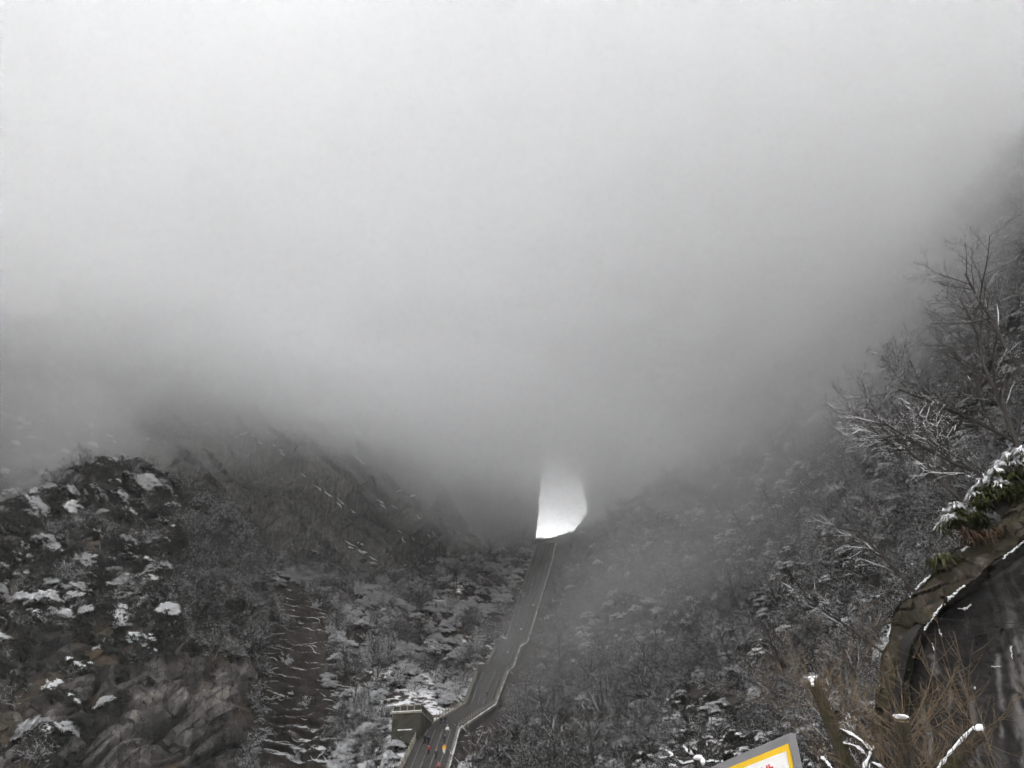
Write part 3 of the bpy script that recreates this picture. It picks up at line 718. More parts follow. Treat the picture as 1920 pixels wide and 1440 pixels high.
def scatter_points(g, n, wfun, rng):
    """random spots on a terrain sheet, by area and a density map"""
    c = 0.25 * (g[:-1, :-1] + g[1:, :-1] + g[:-1, 1:] + g[1:, 1:]); a = np.cross(g[1:, :-1] - g[:-1, :-1], g[:-1, 1:] - g[:-1, :-1])
    ar = np.linalg.norm(a, axis=2).ravel(); nrm = (a / (np.linalg.norm(a, axis=2)[:, :, None] + 1e-9)).reshape(-1, 3); c = c.reshape(-1, 3)
    px, py = project(c); r_ = np.hypot(c[:, 0], c[:, 1])
    w = ar * np.clip(wfun(px, py, c, nrm), 0, None) / r_ ** 1.0
    w = w * ((px > -120) & (px < 2040) & (py < 1560) & (py > 250))
    i = rng.choice(len(w), n, p=w / w.sum()); fl = np.sign((nrm[i] * (EYE - c[i])).sum(1))[:, None]
    j = rng.normal(0, 0.25, (n, 3)) * [1, 1, 0]
    return c[i] + j, nrm[i] * fl, px[i], py[i]
def gn_group():
    ng = bpy.data.node_groups.new('plants', 'GeometryNodeTree'); ng.interface.new_socket('Geometry', in_out='INPUT', socket_type='NodeSocketGeometry'); ng.interface.new_socket('Geometry', in_out='OUTPUT', socket_type='NodeSocketGeometry')
    n, l = ng.nodes, ng.links; gi = n.new('NodeGroupInput'); go = n.new('NodeGroupOutput')
    ci = n.new('GeometryNodeCollectionInfo'); ci.inputs['Collection'].default_value = pcol; ci.inputs['Separate Children'].default_value = True; ci.inputs['Reset Children'].default_value = True
    ip = n.new('GeometryNodeInstanceOnPoints'); ip.inputs['Pick Instance'].default_value = True
    def at(nm, ty): x = n.new('GeometryNodeInputNamedAttribute'); x.data_type = ty; x.inputs['Name'].default_value = nm; return x.outputs['Attribute']
    er = n.new('FunctionNodeEulerToRotation')
    l.new(gi.outputs[0], ip.inputs['Points']); l.new(ci.outputs[0], ip.inputs['Instance']); l.new(at('idx', 'INT'), ip.inputs['Instance Index'])
    l.new(at('rot', 'FLOAT_VECTOR'), er.inputs[0]); l.new(er.outputs[0], ip.inputs['Rotation']); l.new(at('scl', 'FLOAT'), ip.inputs['Scale']); l.new(ip.outputs[0], go.inputs[0])
    return ng
NG = gn_group()
def tilt_euler(nrm, amount, rng):
    ax = unit(np.array([0, 0, 1.0]) * (1 - amount) + nrm * amount)
    q = Vector((0, 0, 1)).rotation_difference(Vector(ax)) @ Matrix.Rotation(rng.uniform(0, 6.28), 3, 'Z').to_quaternion()
    return q.to_euler()
CAT = {'bare_shrub': 'bare_shrub', 'snowy_shrub': 'snowy_shrub', 'evergreen': 'evergreen_bush', 'tuft': 'grass_tuft', 'young_tree': 'bare_tree'}
def plant_single(key, p, eul, sc, label, group):
    base = key.rstrip('0123456789'); root = empty(CAT[base], p); root.rotation_euler = eul; root.scale = (sc,) * 3
    tag(root, label, {'tuft': 'grass', 'young_tree': 'tree', 'evergreen': 'bush'}.get(base, 'shrub'), group)
    for nm, me in PROTO[key][0].items():
        o = obj(nm, me, None, root)
        if nm != 'branches': o['kind'] = 'stuff'
    return root
def populate(mass_name, mass_label, g, n, wfun, mixf, labels, nsingle, seed, smin=.8, smax=1.4, lean=.35, where='', spot=None):
    rng = np.random.default_rng(seed); p, nr, px, py = scatter_points(g, n, wfun, rng)
    kinds = mixf(px, py, p, rng); sc = rng.uniform(smin, smax, n)
    r_ = np.linalg.norm(p - EYE, axis=1)
    vis = (px > 10) & (px < 1910) & (py < 1400) & (py > 560)
    score = np.where(vis, sc / r_, 0) * np.where(kinds >= 0, 1, 0)
    order = np.argsort(-score); single = set()
    cells = set()
    for i in (order if nsingle else []):                          # the plants that show largest, spread over the slope
        cc = (int(px[i] // 26), int(py[i] // 26))
        if cc in cells or score[i] <= 0: continue
        cells.add(cc); single.add(int(i))
        if len(single) >= nsingle: break
    rest = [i for i in range(n) if i not in single]
    eul = [tilt_euler(nr[i], lean, rng) for i in range(n)]
    for i in single:
        key = KEYS[kinds[i]]; base = key.rstrip('0123456789')
        lab = labels[base]
        if spot: lab = lab + ' ' + spot(px[i], py[i])
        plant_single(key, p[i], eul[i], sc[i], lab, {'bare_shrub': 'bare shrubs ', 'snowy_shrub': 'snow-laden shrubs ', 'evergreen': 'evergreen bushes ', 'tuft': 'grass tufts ', 'young_tree': 'bare young trees '}[base] + where)
    me = bpy.data.meshes.new(mass_name); me.vertices.add(len(rest)); me.vertices.foreach_set('co', p[rest].astype(np.float32).ravel())
    for nm, ty, val in (('idx', 'INT', kinds[rest]), ('scl', 'FLOAT', sc[rest])):
        a = me.attributes.new(nm, ty, 'POINT'); a.data.foreach_set('value', val.astype(np.int32 if ty == 'INT' else np.float32))
    a = me.attributes.new('rot', 'FLOAT_VECTOR', 'POINT'); a.data.foreach_set('vector', np.array([tuple(eul[i]) for i in rest], np.float32).ravel())
    o = obj(mass_name, me); mod = o.modifiers.new('plants', 'NODES'); mod.node_group = NG; tag(o, mass_label, None, None, 'stuff')
def pick(rng, n, table):
    """table: list of (prefix, weight) -> prototype index"""
    names, w = zip(*table); w = np.array(w, float); w /= w.sum(); out = np.zeros(n, int)
    ch = rng.choice(len(names), n, p=w)
    for k, nm in enumerate(names):
        ids = [i for i, kx in enumerate(KEYS) if kx.startswith(nm)]; m_ = ch == k; out[m_] = rng.choice(ids, m_.sum())
    return out
# right slope
def w_rs(px, py, c, n):
    hole = fbm(c / 16 + 3, 3)
    sy = np.array([1003, 1018, 1056, 1109, 1206, 1214, 1252, 1260, 1324, 1370, 1480, 1600]); sx = np.array([1060, 1042, 1034, 1018, 988, 975, 962, 952, 928, 860, 830, 800])
    clear = np.minimum.reduce([px - np.interp(py - dy, sy, sx) for dy in (0, 20, 40, 60)])
    return (0.35 + 0.9 * sstep(-.25, .25, hole)) * sstep(4, 22, clear)
populate('undergrowth', 'dense snow-dusted bare thicket covering the right slope', gRS, 8600, w_rs,
         lambda px, py, p, rng: np.where(fbm(p / 14 + 60, 3) > 0.04, pick(rng, len(px), [('evergreen0', .35), ('evergreen1', .3), ('evergreen2', .12), ('bare_shrub', .23)]), pick(rng, len(px), [('bare_shrub', .84), ('young_tree', .05), ('evergreen', .11)])),
         {'bare_shrub': 'bare shrub with snow-lined twigs', 'snowy_shrub': 'shrub thick with snow', 'evergreen': 'dark snow-dotted evergreen bush', 'young_tree': 'slender bare tree above the brush', 'tuft': 'tuft'},
         110, 21, .65, 1.25, .3, 'on the right slope', lambda x, y: ('near the dark wall' if x > 1480 else 'beside the stairs' if x < 1130 else 'between the stairs and the sign') + (', high in the mist' if y < 1010 else ', low on the slope' if y > 1230 else ', halfway up'))
# left slope beside the stairs
def w_lm(px, py, c, n):
    scar = sstep(420, 450, px) * sstep(660, 590, px) * sstep(1095, 1140, py + 0.5 * (560 - px))
    plat = ((px > 722) & (px < 820) & (py > 1300) & (py < 1410))
    near_st = np.minimum.reduce([np.hypot(c[:, 0] - q[0], c[:, 1] - q[1]) for q in [lerp(NL[k], NL[k + 1], t) for k in range(len(NL) - 1) for t in (0, .2, .4, .6, .8)]])
    return (1 - .97 * scar) * (1 - plat) * sstep(2.0, 4.2, near_st) * (0.5 + sstep(-.3, .2, fbm(c / 12 + 9, 3)))
populate('undergrowth', 'snow-covered brush massed over the slope left of the stairs', gLM, 2600, w_lm,
         lambda px, py, p, rng: np.where(fbm(p / 12 + 30, 3) > 0.05, pick(rng, len(px), [('evergreen2', .15), ('evergreen3', .7), ('snowy_shrub', .15)]), pick(rng, len(px), [('bare_shrub', .58), ('snowy_shrub', .22), ('evergreen', .15), ('young_tree', .05)])),
         {'bare_shrub': 'bare snowy shrub left of the stairs', 'snowy_shrub': 'snow-thick shrub left of the stairs', 'evergreen': 'snow-heaped evergreen left of the stairs', 'young_tree': 'thin bare tree left of the stairs', 'tuft': 'tuft'},
         80, 22, .75, 1.3, .3, 'left of the stairs', lambda x, y: ('beside the platform' if x > 680 and y > 1280 else 'along the brown ledges' if x < 680 else 'close to the steps' if x > 830 else 'in the middle') + (', near the grey cliff' if y < 1130 else ''))
# near cliff on the left
def w_ln(px, py, c, n):
    face = np.exp(-(((px - 310) / 130) ** 2 + ((py - 1370) / 120) ** 2) * 1.2); tan_ = sstep(-.1, .25, fbm(c / 10 + 50, 3))
    top = sstep(1290, 1120, py)
    return np.clip(1 - 1.6 * face, 0.01, 1) * (0.10 + 1.0 * top + 0.35 * tan_) * sstep(520, 470, px)
populate('undergrowth', 'dark evergreen brush clinging to the near left cliff', gLN, 3200, w_ln,
         lambda px, py, p, rng: np.where(px + 80 * perlin(p / 10) > 330, pick(rng, len(px), [('bare_shrub', .5), ('evergreen0', .5)]), pick(rng, len(px), [('evergreen0', .60), ('evergreen1', .10), ('evergreen3', .11), ('tuft0', .14), ('tuft1', .03), ('bare_shrub', .08), ('tuft2', .03)])),
         {'bare_shrub': 'bare snow-lined shrub of the near left cliff', 'snowy_shrub': 'snowy shrub', 'evergreen': 'dark evergreen of the near left cliff', 'young_tree': 'tree', 'tuft': 'drooping grass tuft of the near left cliff'},
         70, 23, .9, 1.7, .4, 'on the near left cliff', lambda x, y: ('on its crest' if y < 1010 else 'above the bare face' if y < 1230 else 'beside the bare face') + (' toward the frame edge' if x < 160 else ' toward the brown scar' if x > 320 else ''))
# sparse brush on the far cliff's ledges
populate('undergrowth', 'sparse snowy scrub on the ledges of the misty grey cliff', gLF, 420,
         lambda px, py, c, n: 0.03 + 1.0 * sstep(.22, .4, fbm(c / 14 + 77, 3)) + 1.0 * sstep(260, 150, px),
         lambda px, py, p, rng: pick(rng, len(px), [('bare_shrub', .3), ('evergreen', .4), ('tuft2', .3)]),
         {'bare_shrub': '', 'snowy_shrub': '', 'evergreen': '', 'young_tree': '', 'tuft': ''}, 0, 24, .8, 1.4, .4, '')
#@@END_PLANTS

# ------------------------------------------------------------------ snow lying along ledges
def surface_at(g, px, py):
    p = g.reshape(-1, 3); x, y = project(p); d = np.hypot(x - px, y - py); c = np.argsort(d)[:12]
    return p[c[np.argmin(np.linalg.norm(p[c] - EYE, axis=1))]]
def stroke(g, x0, y0, x1, y1, parent, w):
    n = max(3, int(math.hypot(x1 - x0, y1 - y0) / 5)); pts = []
    for t in np.linspace(0, 1, n): pts.append(surface_at(g, x0 + (x1 - x0) * t, y0 + (y1 - y0) * t))
    pts = np.array(pts); to = EYE - pts; to /= np.linalg.norm(to, axis=1)[:, None]
    med = np.median(np.linalg.norm(pts - EYE, axis=1)); ln = np.linalg.norm(pts - EYE, axis=1); pts = EYE - to * np.clip(ln, med - 1.2, med + 1.2)[:, None] + to * 0.5
    q = catmull(pts, n * 2); rr = w * (0.35 + 0.8 * np.random.rand(len(q))); rr[0] = rr[-1] = .04; rr[1] *= .5; rr[-2] *= .5
    gg = Geo(); gg.tube(q + np.random.normal(0, .05, q.shape), rr, 6, squash=.6); obj('snow_ledge', gg.mesh('snow_ledge'), M['snow'], parent)
def ledge_line(g, line, parent, w):
    for (a, b) in zip(line[:-1], line[1:]):
        L = math.hypot(b[0] - a[0], b[1] - a[1]); n = max(1, int(L / 13)); d = ((b[0] - a[0]) / L, (b[1] - a[1]) / L)
        for k in range(n):
            if random.random() < .22: continue
            t = (k + random.random()) / n; l = rnd(7, 20); x = a[0] + (b[0] - a[0]) * t + rnd(-5, 5); y = a[1] + (b[1] - a[1]) * t + rnd(-5, 5)
            stroke(g, x, y, x + d[0] * l, y + d[1] * l, parent, w * rnd(.6, 1.3))
random.seed(5); np.random.seed(5)
for ln in ([(598,912),(622,925),(645,948),(662,960)], [(712,968),(740,985),(770,1012),(812,1056)], [(625,830),(652,850),(690,868)], [(780,962),(815,1005),(845,1040),(862,1054)], [(560,880),(600,915)], [(640,1000),(700,1040)], [(700,930),(735,950)], [(440,800),(500,830),(540,850)], [(520,780),(560,810)]):
    ledge_line(gLF, ln, oLF, .36)
for k in range(85):
    y = rnd(1110, 1435); x = rnd(435 - (y - 1110) * .03, 585 + (y - 1110) * .28); l = rnd(10, 42)
    stroke(gLM, x, y, x + l, y + l * rnd(-.05, .35), oLM, rnd(.08, .22))
ledge_line(gFR, [(890, 1000), (920, 1022), (948, 1040)], oFR, .4)

# ------------------------------------------------------------------ dark wet wall at the right
def wallm(n, l, b):
    v = coords(n, l); k1 = noise(n, l, v, 0.35, 6, 0.6, 0.8); k3 = noise(n, l, v, 3.0, 6, 0.7)
    k2 = noise(n, l, coords(n, l, (1, 1, 0.09)), 1.5, 5, 0.62, 0.5); k4 = noise(n, l, coords(n, l, (1, 1, 0.5)), 0.30, 3, 0.5, 0.6)
    c = ramp(n, l, k1, [(0.3, (0.007, 0.006, 0.006)), (0.6, (0.017, 0.015, 0.014)), (0.75, (0.036, 0.033, 0.030))])
    st = math_(n, l, 'MULTIPLY', ramp(n, l, k2, [(0.53, (0, 0, 0)), (0.66, (1, 1, 1))]), ramp(n, l, k4, [(0.47, (0, 0, 0)), (0.60, (1, 1, 1))]))
    pa = nnode(n, 'ShaderNodeAttribute', attribute_name='snowbias')
    kk = math_(n, l, 'MULTIPLY', pa.outputs['Fac'], ramp(n, l, k2, [(0.46, (0, 0, 0)), (0.56, (1, 1, 1))]))
    c = mix(n, l, math_(n, l, 'MAXIMUM', math_(n, l, 'MULTIPLY', st, 0.5), kk), c, (0.13, 0.122, 0.115))
    c = mix(n, l, 0.7, c, ramp(n, l, k3, [(0.3, (0.5, 0.5, 0.5)), (0.7, (1.4, 1.4, 1.4))]), 'MULTIPLY')
    l.new(c, b.inputs['Base Color']); b.inputs['Roughness'].default_value = 0.7
    bump(n, l, b, math_(n, l, 'ADD', k3, k2), 0.6, 0.15)
M['wall'] = mat('wet_wall', wallm)
def copem(n, l, b):
    v = coords(n, l); k1 = noise(n, l, v, 1.1, 6, 0.65, 0.4); k2 = noise(n, l, coords(n, l, (1, 1, 0.3)), 2.2, 5, 0.6)
    c = ramp(n, l, k1, [(0.36, (0.016, 0.014, 0.012)), (0.47, (0.040, 0.036, 0.020)), (0.57, (0.060, 0.046, 0.036)), (0.70, (0.15, 0.135, 0.12))])
    c = mix(n, l, 0.7, c, ramp(n, l, k2, [(0.3, (0.4, 0.4, 0.4)), (0.7, (1.5, 1.5, 1.5))]), 'MULTIPLY'); l.new(c, b.inputs['Base Color']); bump(n, l, b, k2, 0.6, 0.1)
M['coping'] = mat('mossy_coping', copem)
TOPC = [(1638,1420,34.5),(1645,1350,34.3),(1652,1285,34.0),(1664,1215,33.6),(1685,1160,33.2),(1722,1110,32.8),(1775,1062,32.3),(1845,1012,31.8),(1920,950,31.2),(2040,870,30.4),(2200,800,29.5)]
tc = catmull(np.array([P(*q) for q in TOPC]), 150)
RW = empty('rock_wall', (tc[60][0], tc[60][1], 0)); ORW = np.array(RW.location)
tag(RW, 'dark wet curved rock wall with mossy coping and pale water streaks behind the cut tree', 'wall')
tt = np.concatenate([np.linspace(0, 0.35, 60), np.linspace(0.36, 1, 60)])
outv = -tc * [1, 1, 0]; outv /= np.linalg.norm(outv, axis=1)[:, None]
base = tc.copy(); base[:, 2] = -1.0; base = base + outv * 1.2
g_ = tc[None] * (1 - tt)[:, None, None] + base[None] * tt[:, None, None]
fl_ = g_.reshape(-1, 3); N_ = np.tile(outv, (len(tt), 1))
dist = np.min(np.stack([np.linalg.norm(fl_ - tc[i], axis=1) for i in range(0, 150, 2)]), 0)
wob = fbm(fl_ / 2.5 + 3, 4)
recess = -0.75 * sstep(0.95, 1.15, dist + 0.12 * wob) + 0.5 * sstep(3.0, 9.0, dist)
bulge = 0.7 * fbm(fl_ / 4.0 + 8, 6, .6) + 0.22 * ridged(fl_ * np.array([1 / .9, 1 / .9, 1 / 4]), 3) + 0.35 * (cell(fl_ / np.array([1.6, 1.6, 2.6]) + .4 * np.stack([wob, wob, wob], 1)) - .5) * sstep(1.3, 2.5, dist)
gw = (fl_ + N_ * (recess + bulge * sstep(0.5, 2.0, dist) + 0.10 * wob)[:, None]).reshape(g_.shape)
wx, wy = project(gw.reshape(-1, 3)); stain = np.zeros(len(wx)); jx = 6 * perlin(gw.reshape(-1, 3) / .8); jy = 8 * perlin(gw.reshape(-1, 3) / .9 + 9)
def lobe(x0, y0, x1, y1, w):
    t = np.clip(((wx - x0) * (x1 - x0) + (wy - y0) * (y1 - y0)) / ((x1 - x0) ** 2 + (y1 - y0) ** 2), 0, 1); d = np.hypot(wx + jx - x0 - t * (x1 - x0), wy + jy - y0 - t * (y1 - y0)); return sstep(w, w * .35, d)
for q in ((1803,1262,1812,1288,19),(1812,1285,1826,1350,9),(1826,1350,1842,1440,7),(1893,1170,1912,1230,9),(1908,1220,1925,1440,24),(1872,1230,1880,1380,8),(1748,1235,1752,1260,14),(1735,1300,1742,1420,12),(1850,1080,1915,1040,22),(1790,1110,1840,1085,14),(1785,1250,1780,1330,6),(1765,1180,1762,1210,5)): stain = np.maximum(stain, lobe(*q))
grid_obj('face', gw - ORW, M['wall'], kind=None, parent=RW, bias=stain, smooth=False)
bi = np.array([np.linalg.norm(tc - c, axis=1).argmin() for c in tc])
inn = np.cross(np.gradient(tc, axis=0), outv); inn /= np.linalg.norm(inn, axis=1)[:, None]
if inn[75, 2] > 0: inn = -inn
cg = []
for u, o_ in ((-.10, -2.5), (-.10, .15), (0.0, .34), (.5, .40), (.9, .38), (.99, .30), (1.02, -.9)):
    cg.append(tc + inn * u + outv * o_)
cg = catmull(catmull(np.array(cg), 46).transpose(1, 0, 2), 420).transpose(1, 0, 2); fp = cg.reshape(-1, 3); on_ = np.repeat(np.array([np.interp(np.linspace(0, 149, 420), range(150), outv[:, a]) for a in range(3)]).T[None], 46, 0).reshape(-1, 3)
cg = (fp + 0.22 * np.stack([fbm(fp / 1.3 + 1, 5, .6), fbm(fp / 1.3 + 5, 5, .6), fbm(fp / 1.3 + 9, 5, .6)], 1) + on_ * (.30 * (cell(fp / np.array([1.1, 1.1, .55]) + .5 * np.stack([fbm(fp + 2, 2)] * 3, 1)) - .5))[:, None]).reshape(cg.shape)
oc = grid_obj('coping', cg - ORW, M['coping'], kind=None, parent=RW, smooth=False)
def run_snow(i0, i1, u, o_, r, parent, seed):
    np.random.seed(seed); i1 = min(i1, 149); q = catmull(tc[i0:i1] + inn[i0:i1] * u + outv[i0:i1] * o_ - ORW, (i1 - i0) * 3); n = len(q)
    rr = r * (0.2 + 1.1 * np.abs(np.random.normal(0, .6, n))); rr = np.convolve(rr, [.25, .5, .25], 'same'); rr[0] = rr[-1] = .01
    gg = Geo(); gg.tube(q + np.random.normal(0, .02, q.shape), np.clip(rr, .012, r * 1.6), 6); obj('snow', gg.mesh('snow'), M['snow'], parent)
run_snow(60, 70, 1.04, .44, .030, oc, 1); run_snow(69, 79, 1.03, .44, .045, oc, 7); run_snow(80, 90, 1.03, .44, .05, oc, 2); run_snow(104, 113, 1.03, .44, .04, oc, 3); run_snow(113, 130, 1.03, .44, .055, oc, 8)
run_snow(48, 72, -.06, .25, .035, oc, 4); run_snow(74, 100, -.06, .25, .04, oc, 5); run_snow(28, 46, -.06, .25, .03, oc, 6)
def wallpt(px, py, o_=0.0):
    p = surface_at(gw, px, py); d = EYE - p; d /= np.linalg.norm(d); return p + d * o_
random.seed(9); np.random.seed(9)
for (x0, y0, x1, y1, w) in ((1788,1145,1800,1138,.03),(1799,1140,1815,1130,.055),(1753,1180,1758,1196,.03),(1741,1205,1746,1216,.02),(1888,1216,1890,1230,.025),(1852,1245,1872,1245,.014),(1820,1284,1826,1283,.03)):
    qa, qb_ = wallpt(x0, y0, .2) - ORW, wallpt(x1, y1, .2) - ORW; q = np.array([lerp(qa, qb_, t) for t in np.linspace(0, 1, 12)]); rr = w * (.4 + np.random.rand(12)); rr[0] = rr[-1] = .006
    gg = Geo(); gg.tube(q + np.random.normal(0, .012, q.shape), rr, 6, squash=.7); obj('snow', gg.mesh('snow'), M['snow'], RW)
blackm = plain('cable', (0.012, 0.012, 0.012), 0.6, 0.1)
for (a, b, c) in (((1815,1076),(1872,1092),(1950,1108)), ((1790,1122),(1870,1136),(1960,1146)), ((1760,1160),(1840,1163),(1950,1166)), ((1730,1190),(1800,1193),(1840,1192)), ((1700,1215),(1760,1222),(1790,1220))):
    gg = Geo(); gg.tube(np.array([wallpt(*q, .55) - ORW for q in (a, b, c)]), .018, 5); obj('cable', gg.mesh('cable'), blackm, RW)

# evergreen clumps hanging over the wall top
for i, (px, py, r, sc, lab) in enumerate(((1815, 1000, 32.8, .78, 'mossy green bush spilling over the wall top with a thick snow cap'), (1885, 955, 32.2, .9, 'larger mossy bush with snow along its crest above the dark wall'), (1945, 910, 31.8, .95, 'dark green bush on the wall top cut off by the frame edge'))):
    d = evergreen(500 + i, 1.25, .95, 46, 46, .48, .028, 1.1, .7, 50, 'leaf_moss', 1.1)
    root = empty('hanging_bush', P(px, py, r)); root.scale = (sc,) * 3; tag(root, lab, 'bush', 'bushes on the wall top')
    for nm, (gg, mk) in d.items(): tag(obj(nm, gg.mesh(nm), M[mk], root), None, kind=None if nm == 'branches' else 'stuff')
for i, (px, py, r) in enumerate(((1865, 1008, 31.6), (1800, 1050, 32.0))):
    d = tuft(520 + i, .7, 200, 0); root = empty('fern_tuft', P(px, py, r)); tag(root, ('rusty' if i == 0 else 'mossy') + ' fern tuft drooping over the coping of the dark wall', 'fern')
    for nm, (gg, mk) in d.items(): obj(nm, gg.mesh(nm), M['rust_leaf' if i == 0 else 'leaf_moss'], root)

# ------------------------------------------------------------------ single trees
NEAR = dict(TREE, snow_r=.020, rmin=.007, wander=.09, up=.02, flat=.8)
def tree_at(px, py, r, h, lean, seed, label, pr=NEAR, depth=4, r0=None, group='bare trees on the right slope', rz=0):
    d = bare_tree(seed, h, pr, depth, lean, r0); root = empty('bare_tree', P(px, py, r)); tag(root, label, 'tree', group)
    for nm, (gg, mk) in d.items():
        if gg.v: tag(obj('trunk' if nm == 'branches' else nm, gg.mesh(nm), M['bark_dark' if mk == 'bark' else mk], root), None, kind=None if nm == 'branches' else 'stuff')
tree_at(1955, 900, 46, 11.5, (-.10, .1, 0), 601, 'tall bare dark tree at the right edge rising into the mist', dict(NEAR, snow_p=.2, kids=(12, 8, 6, 4), len=(.38, .58)))
tree_at(1950, 850, 50, 9.0, (-.75, .1, 0), 602, 'bare tree leaning far out left with long feathery limbs', dict(NEAR, snow_p=.25, kids=(11, 8, 6, 4)))
tree_at(1840, 985, 46, 9.5, (-.45, .1, 0), 603, 'bare tree with forked trunk and snow-lined limbs above the wall', dict(NEAR, snow_p=.45, kids=(10, 8, 6, 3), snow_r=.02))
tree_at(1930, 915, 42, 7.5, (-1.3, .1, 0), 604, 'low arching bare tree whose horizontal limbs carry bright snow', dict(NEAR, snow_p=.5, kids=(10, 8, 5, 3), snow_r=.024, up=.06))
tree_at(1730, 1120, 50, 7, (-.7, .1, 0), 605, 'small bare tree bending left over the curve of the wall', dict(NEAR, snow_p=.5, kids=(9, 7, 5, 3), snow_r=.022))
tree_at(1920, 700, 52, 11, (-.2, .1, 0), 606, 'pale bare tree high at the right edge fading into fog', dict(NEAR, snow_p=.5, kids=(11, 7, 5, 3)))
tree_at(1660, 1215, 58, 6.5, (-1.1, .1, 0), 607, 'spreading bare shrub-tree with snowy fan of limbs left of the wall', dict(NEAR, snow_p=.5, kids=(9, 7, 5, 3), snow_r=.026, up=.05))
UMB = dict(TREE, first=.5, ang=(.35, .7), snow_p=.12, kids=(13, 6, 4, 2), up=.06, len=(.34, .52), rmin=.03)
tree_at(1157, 1098, 236, 19, (-.03, 0, 0), 611, 'tall bare tree with a fan-shaped crown against the mist near the arch', UMB, 4, .32, 'bare trees near the arch')
tree_at(1200, 1085, 232, 15, (-.1, 0, 0), 612, 'shorter bare tree just right of the fan-crowned one', UMB, 4, .24, 'bare trees near the arch')
tree_at(1083, 1112, 236, 9, (-.2, 0, 0), 613, 'crooked snowy little tree by the upper stairs', dict(UMB, first=.25, snow_p=.5, snow_r=.12, wander=.16), 4, .2, 'bare trees near the arch')

# ------------------------------------------------------------------ pollarded tree close by
barkp = mat('pollard_bark', lambda n, l, b: (
    l.new(mix(n, l, math_(n, l, 'MULTIPLY', ramp(n, l, noise(n, l, coords(n, l), 3.0, 5, 0.6), [(0.48, (0, 0, 0)), (0.66, (1, 1, 1))]), 0.55),
              ramp(n, l, noise(n, l, coords(n, l, (1, 1, 0.2)), 26, 6, 0.7), [(0.3, (0.018, 0.014, 0.010)), (0.55, (0.060, 0.048, 0.034)), (0.75, (0.14, 0.115, 0.085))]), (0.045, 0.043, 0.012)), b.inputs['Base Color']),
    bump(n, l, b, noise(n, l, coords(n, l, (1, 1, 0.18)), 30, 5, 0.7), 1.0, 0.05)))
shootm = plain('shoot', (0.13, 0.092, 0.055), 0.6, 0.4, 5.0)
stubm = plain('cut_wood', (0.32, 0.24, 0.15), 0.8, 0.3, 20.0)
joint = P(1692, 1690, 12.0)
PT = empty('pollarded_tree', (joint[0], joint[1], 0)); OP = np.array(PT.location)
tag(PT, 'pollarded tree with three cut mossy limbs and a haze of ochre shoots', 'tree')
np.random.seed(31); random.seed(31)
def rough_tube(path, rad_, seed, n=26, sides=14):
    q = catmull(np.array(path, float), n); r_ = np.interp(np.linspace(0, 1, n), np.linspace(0, 1, len(rad_)), rad_); gg = Geo(); gg.tube(q, r_, sides, cap=True)
    v = np.concatenate(gg.v); ax = np.repeat(q, sides, 0); dv = v - ax; v = ax + dv * (1 + 0.16 * fbm(v * np.array([9, 9, 3]) + seed, 3))[:, None]; gg.v = [v]; return gg, q, r_
gg, _, _ = rough_tube([(0, 0, -.2), (.02, 0, 1.0), joint - OP], [.30, .24, .22], 1); obj('trunk', gg.mesh('trunk', True), barkp, PT)
limbs = [([joint, P(1640, 1560, 12.0), P(1590, 1440, 11.9), P(1555, 1350, 11.8), P(1524, 1278, 11.7)], [.16, .13, .100, .088, .074]),
         ([joint, P(1697, 1560, 11.7), P(1697, 1450, 11.5), P(1691, 1352, 11.3)], [.16, .13, .112, .094]),
         ([joint, P(1730, 1530, 12.2), P(1775, 1445, 12.3), P(1838, 1372, 12.4)], [.15, .12, .10, .088])]
tips = []
def blob(parent, loc, sc, rot=(0, 0, 0), mat_=None, name='snow', jit=.15):
    bm = bmesh.new(); bmesh.ops.create_icosphere(bm, subdivisions=3, radius=1); of = random.uniform(0, 50)
    nz = fbm(np.array([v.co[:] for v in bm.verts]) * 1.7 + of, 4, .6)
    for v, k in zip(bm.verts, nz): v.co *= 1 + 2.2 * jit * k
    me = bpy.data.meshes.new(name); bm.to_mesh(me); bm.free(); me.polygons.foreach_set('use_smooth', [True] * len(me.polygons))
    o = obj(name, me, mat_ or M['snow'], parent, loc); o.scale = sc; o.rotation_euler = rot; return o
for i, (pth, rd) in enumerate(limbs):
    gg, q, r_ = rough_tube([p - OP for p in pth], rd, i * 7 + 3); lo = obj('limb', gg.mesh('limb', True), barkp, PT)
    d = unit(q[-1] - q[-2]); tips.append((q, d, r_))
    c = Geo(); c.tube([q[-1] - d * .01, q[-1] + d * .008], r_[-1] * .92, 14); obj('cut_face', c.mesh('cut_face'), stubm, lo)
    if i < 2: blob(lo, q[-1] + np.array([0, 0, .025]) + d * .02, (r_[-1] * .95, r_[-1] * .95, .032), (.1, -.15 if i == 0 else .1, 0), jit=.3)
    if i == 0: blob(lo, q[-1] + np.array([-.02, -.04, -.02]), (r_[-1] * .4, r_[-1] * .4, .06), jit=.3)
    if i == 2:
        blob(lo, q[-1] + np.array([-.02, -.02, .03]), (r_[-1] * .85, r_[-1] * .8, .05), (0, -.6, 0))
        for (t0, t1) in ((.45, .72), (.71, .98)):
            j = np.linspace(t0, t1, 8) * 25; pp_ = np.array([[np.interp(x, range(26), q[:, a]) for a in range(3)] for x in j]) + np.array([-.045, -.03, .085])
            sg = Geo(); rr = .046 * (.6 + .7 * np.random.rand(8)); rr[0] *= .3; rr[-1] *= .5; sg.tube(pp_, rr, 7, squash=.6); obj('snow', sg.mesh('snow', True), M['snow'], lo)
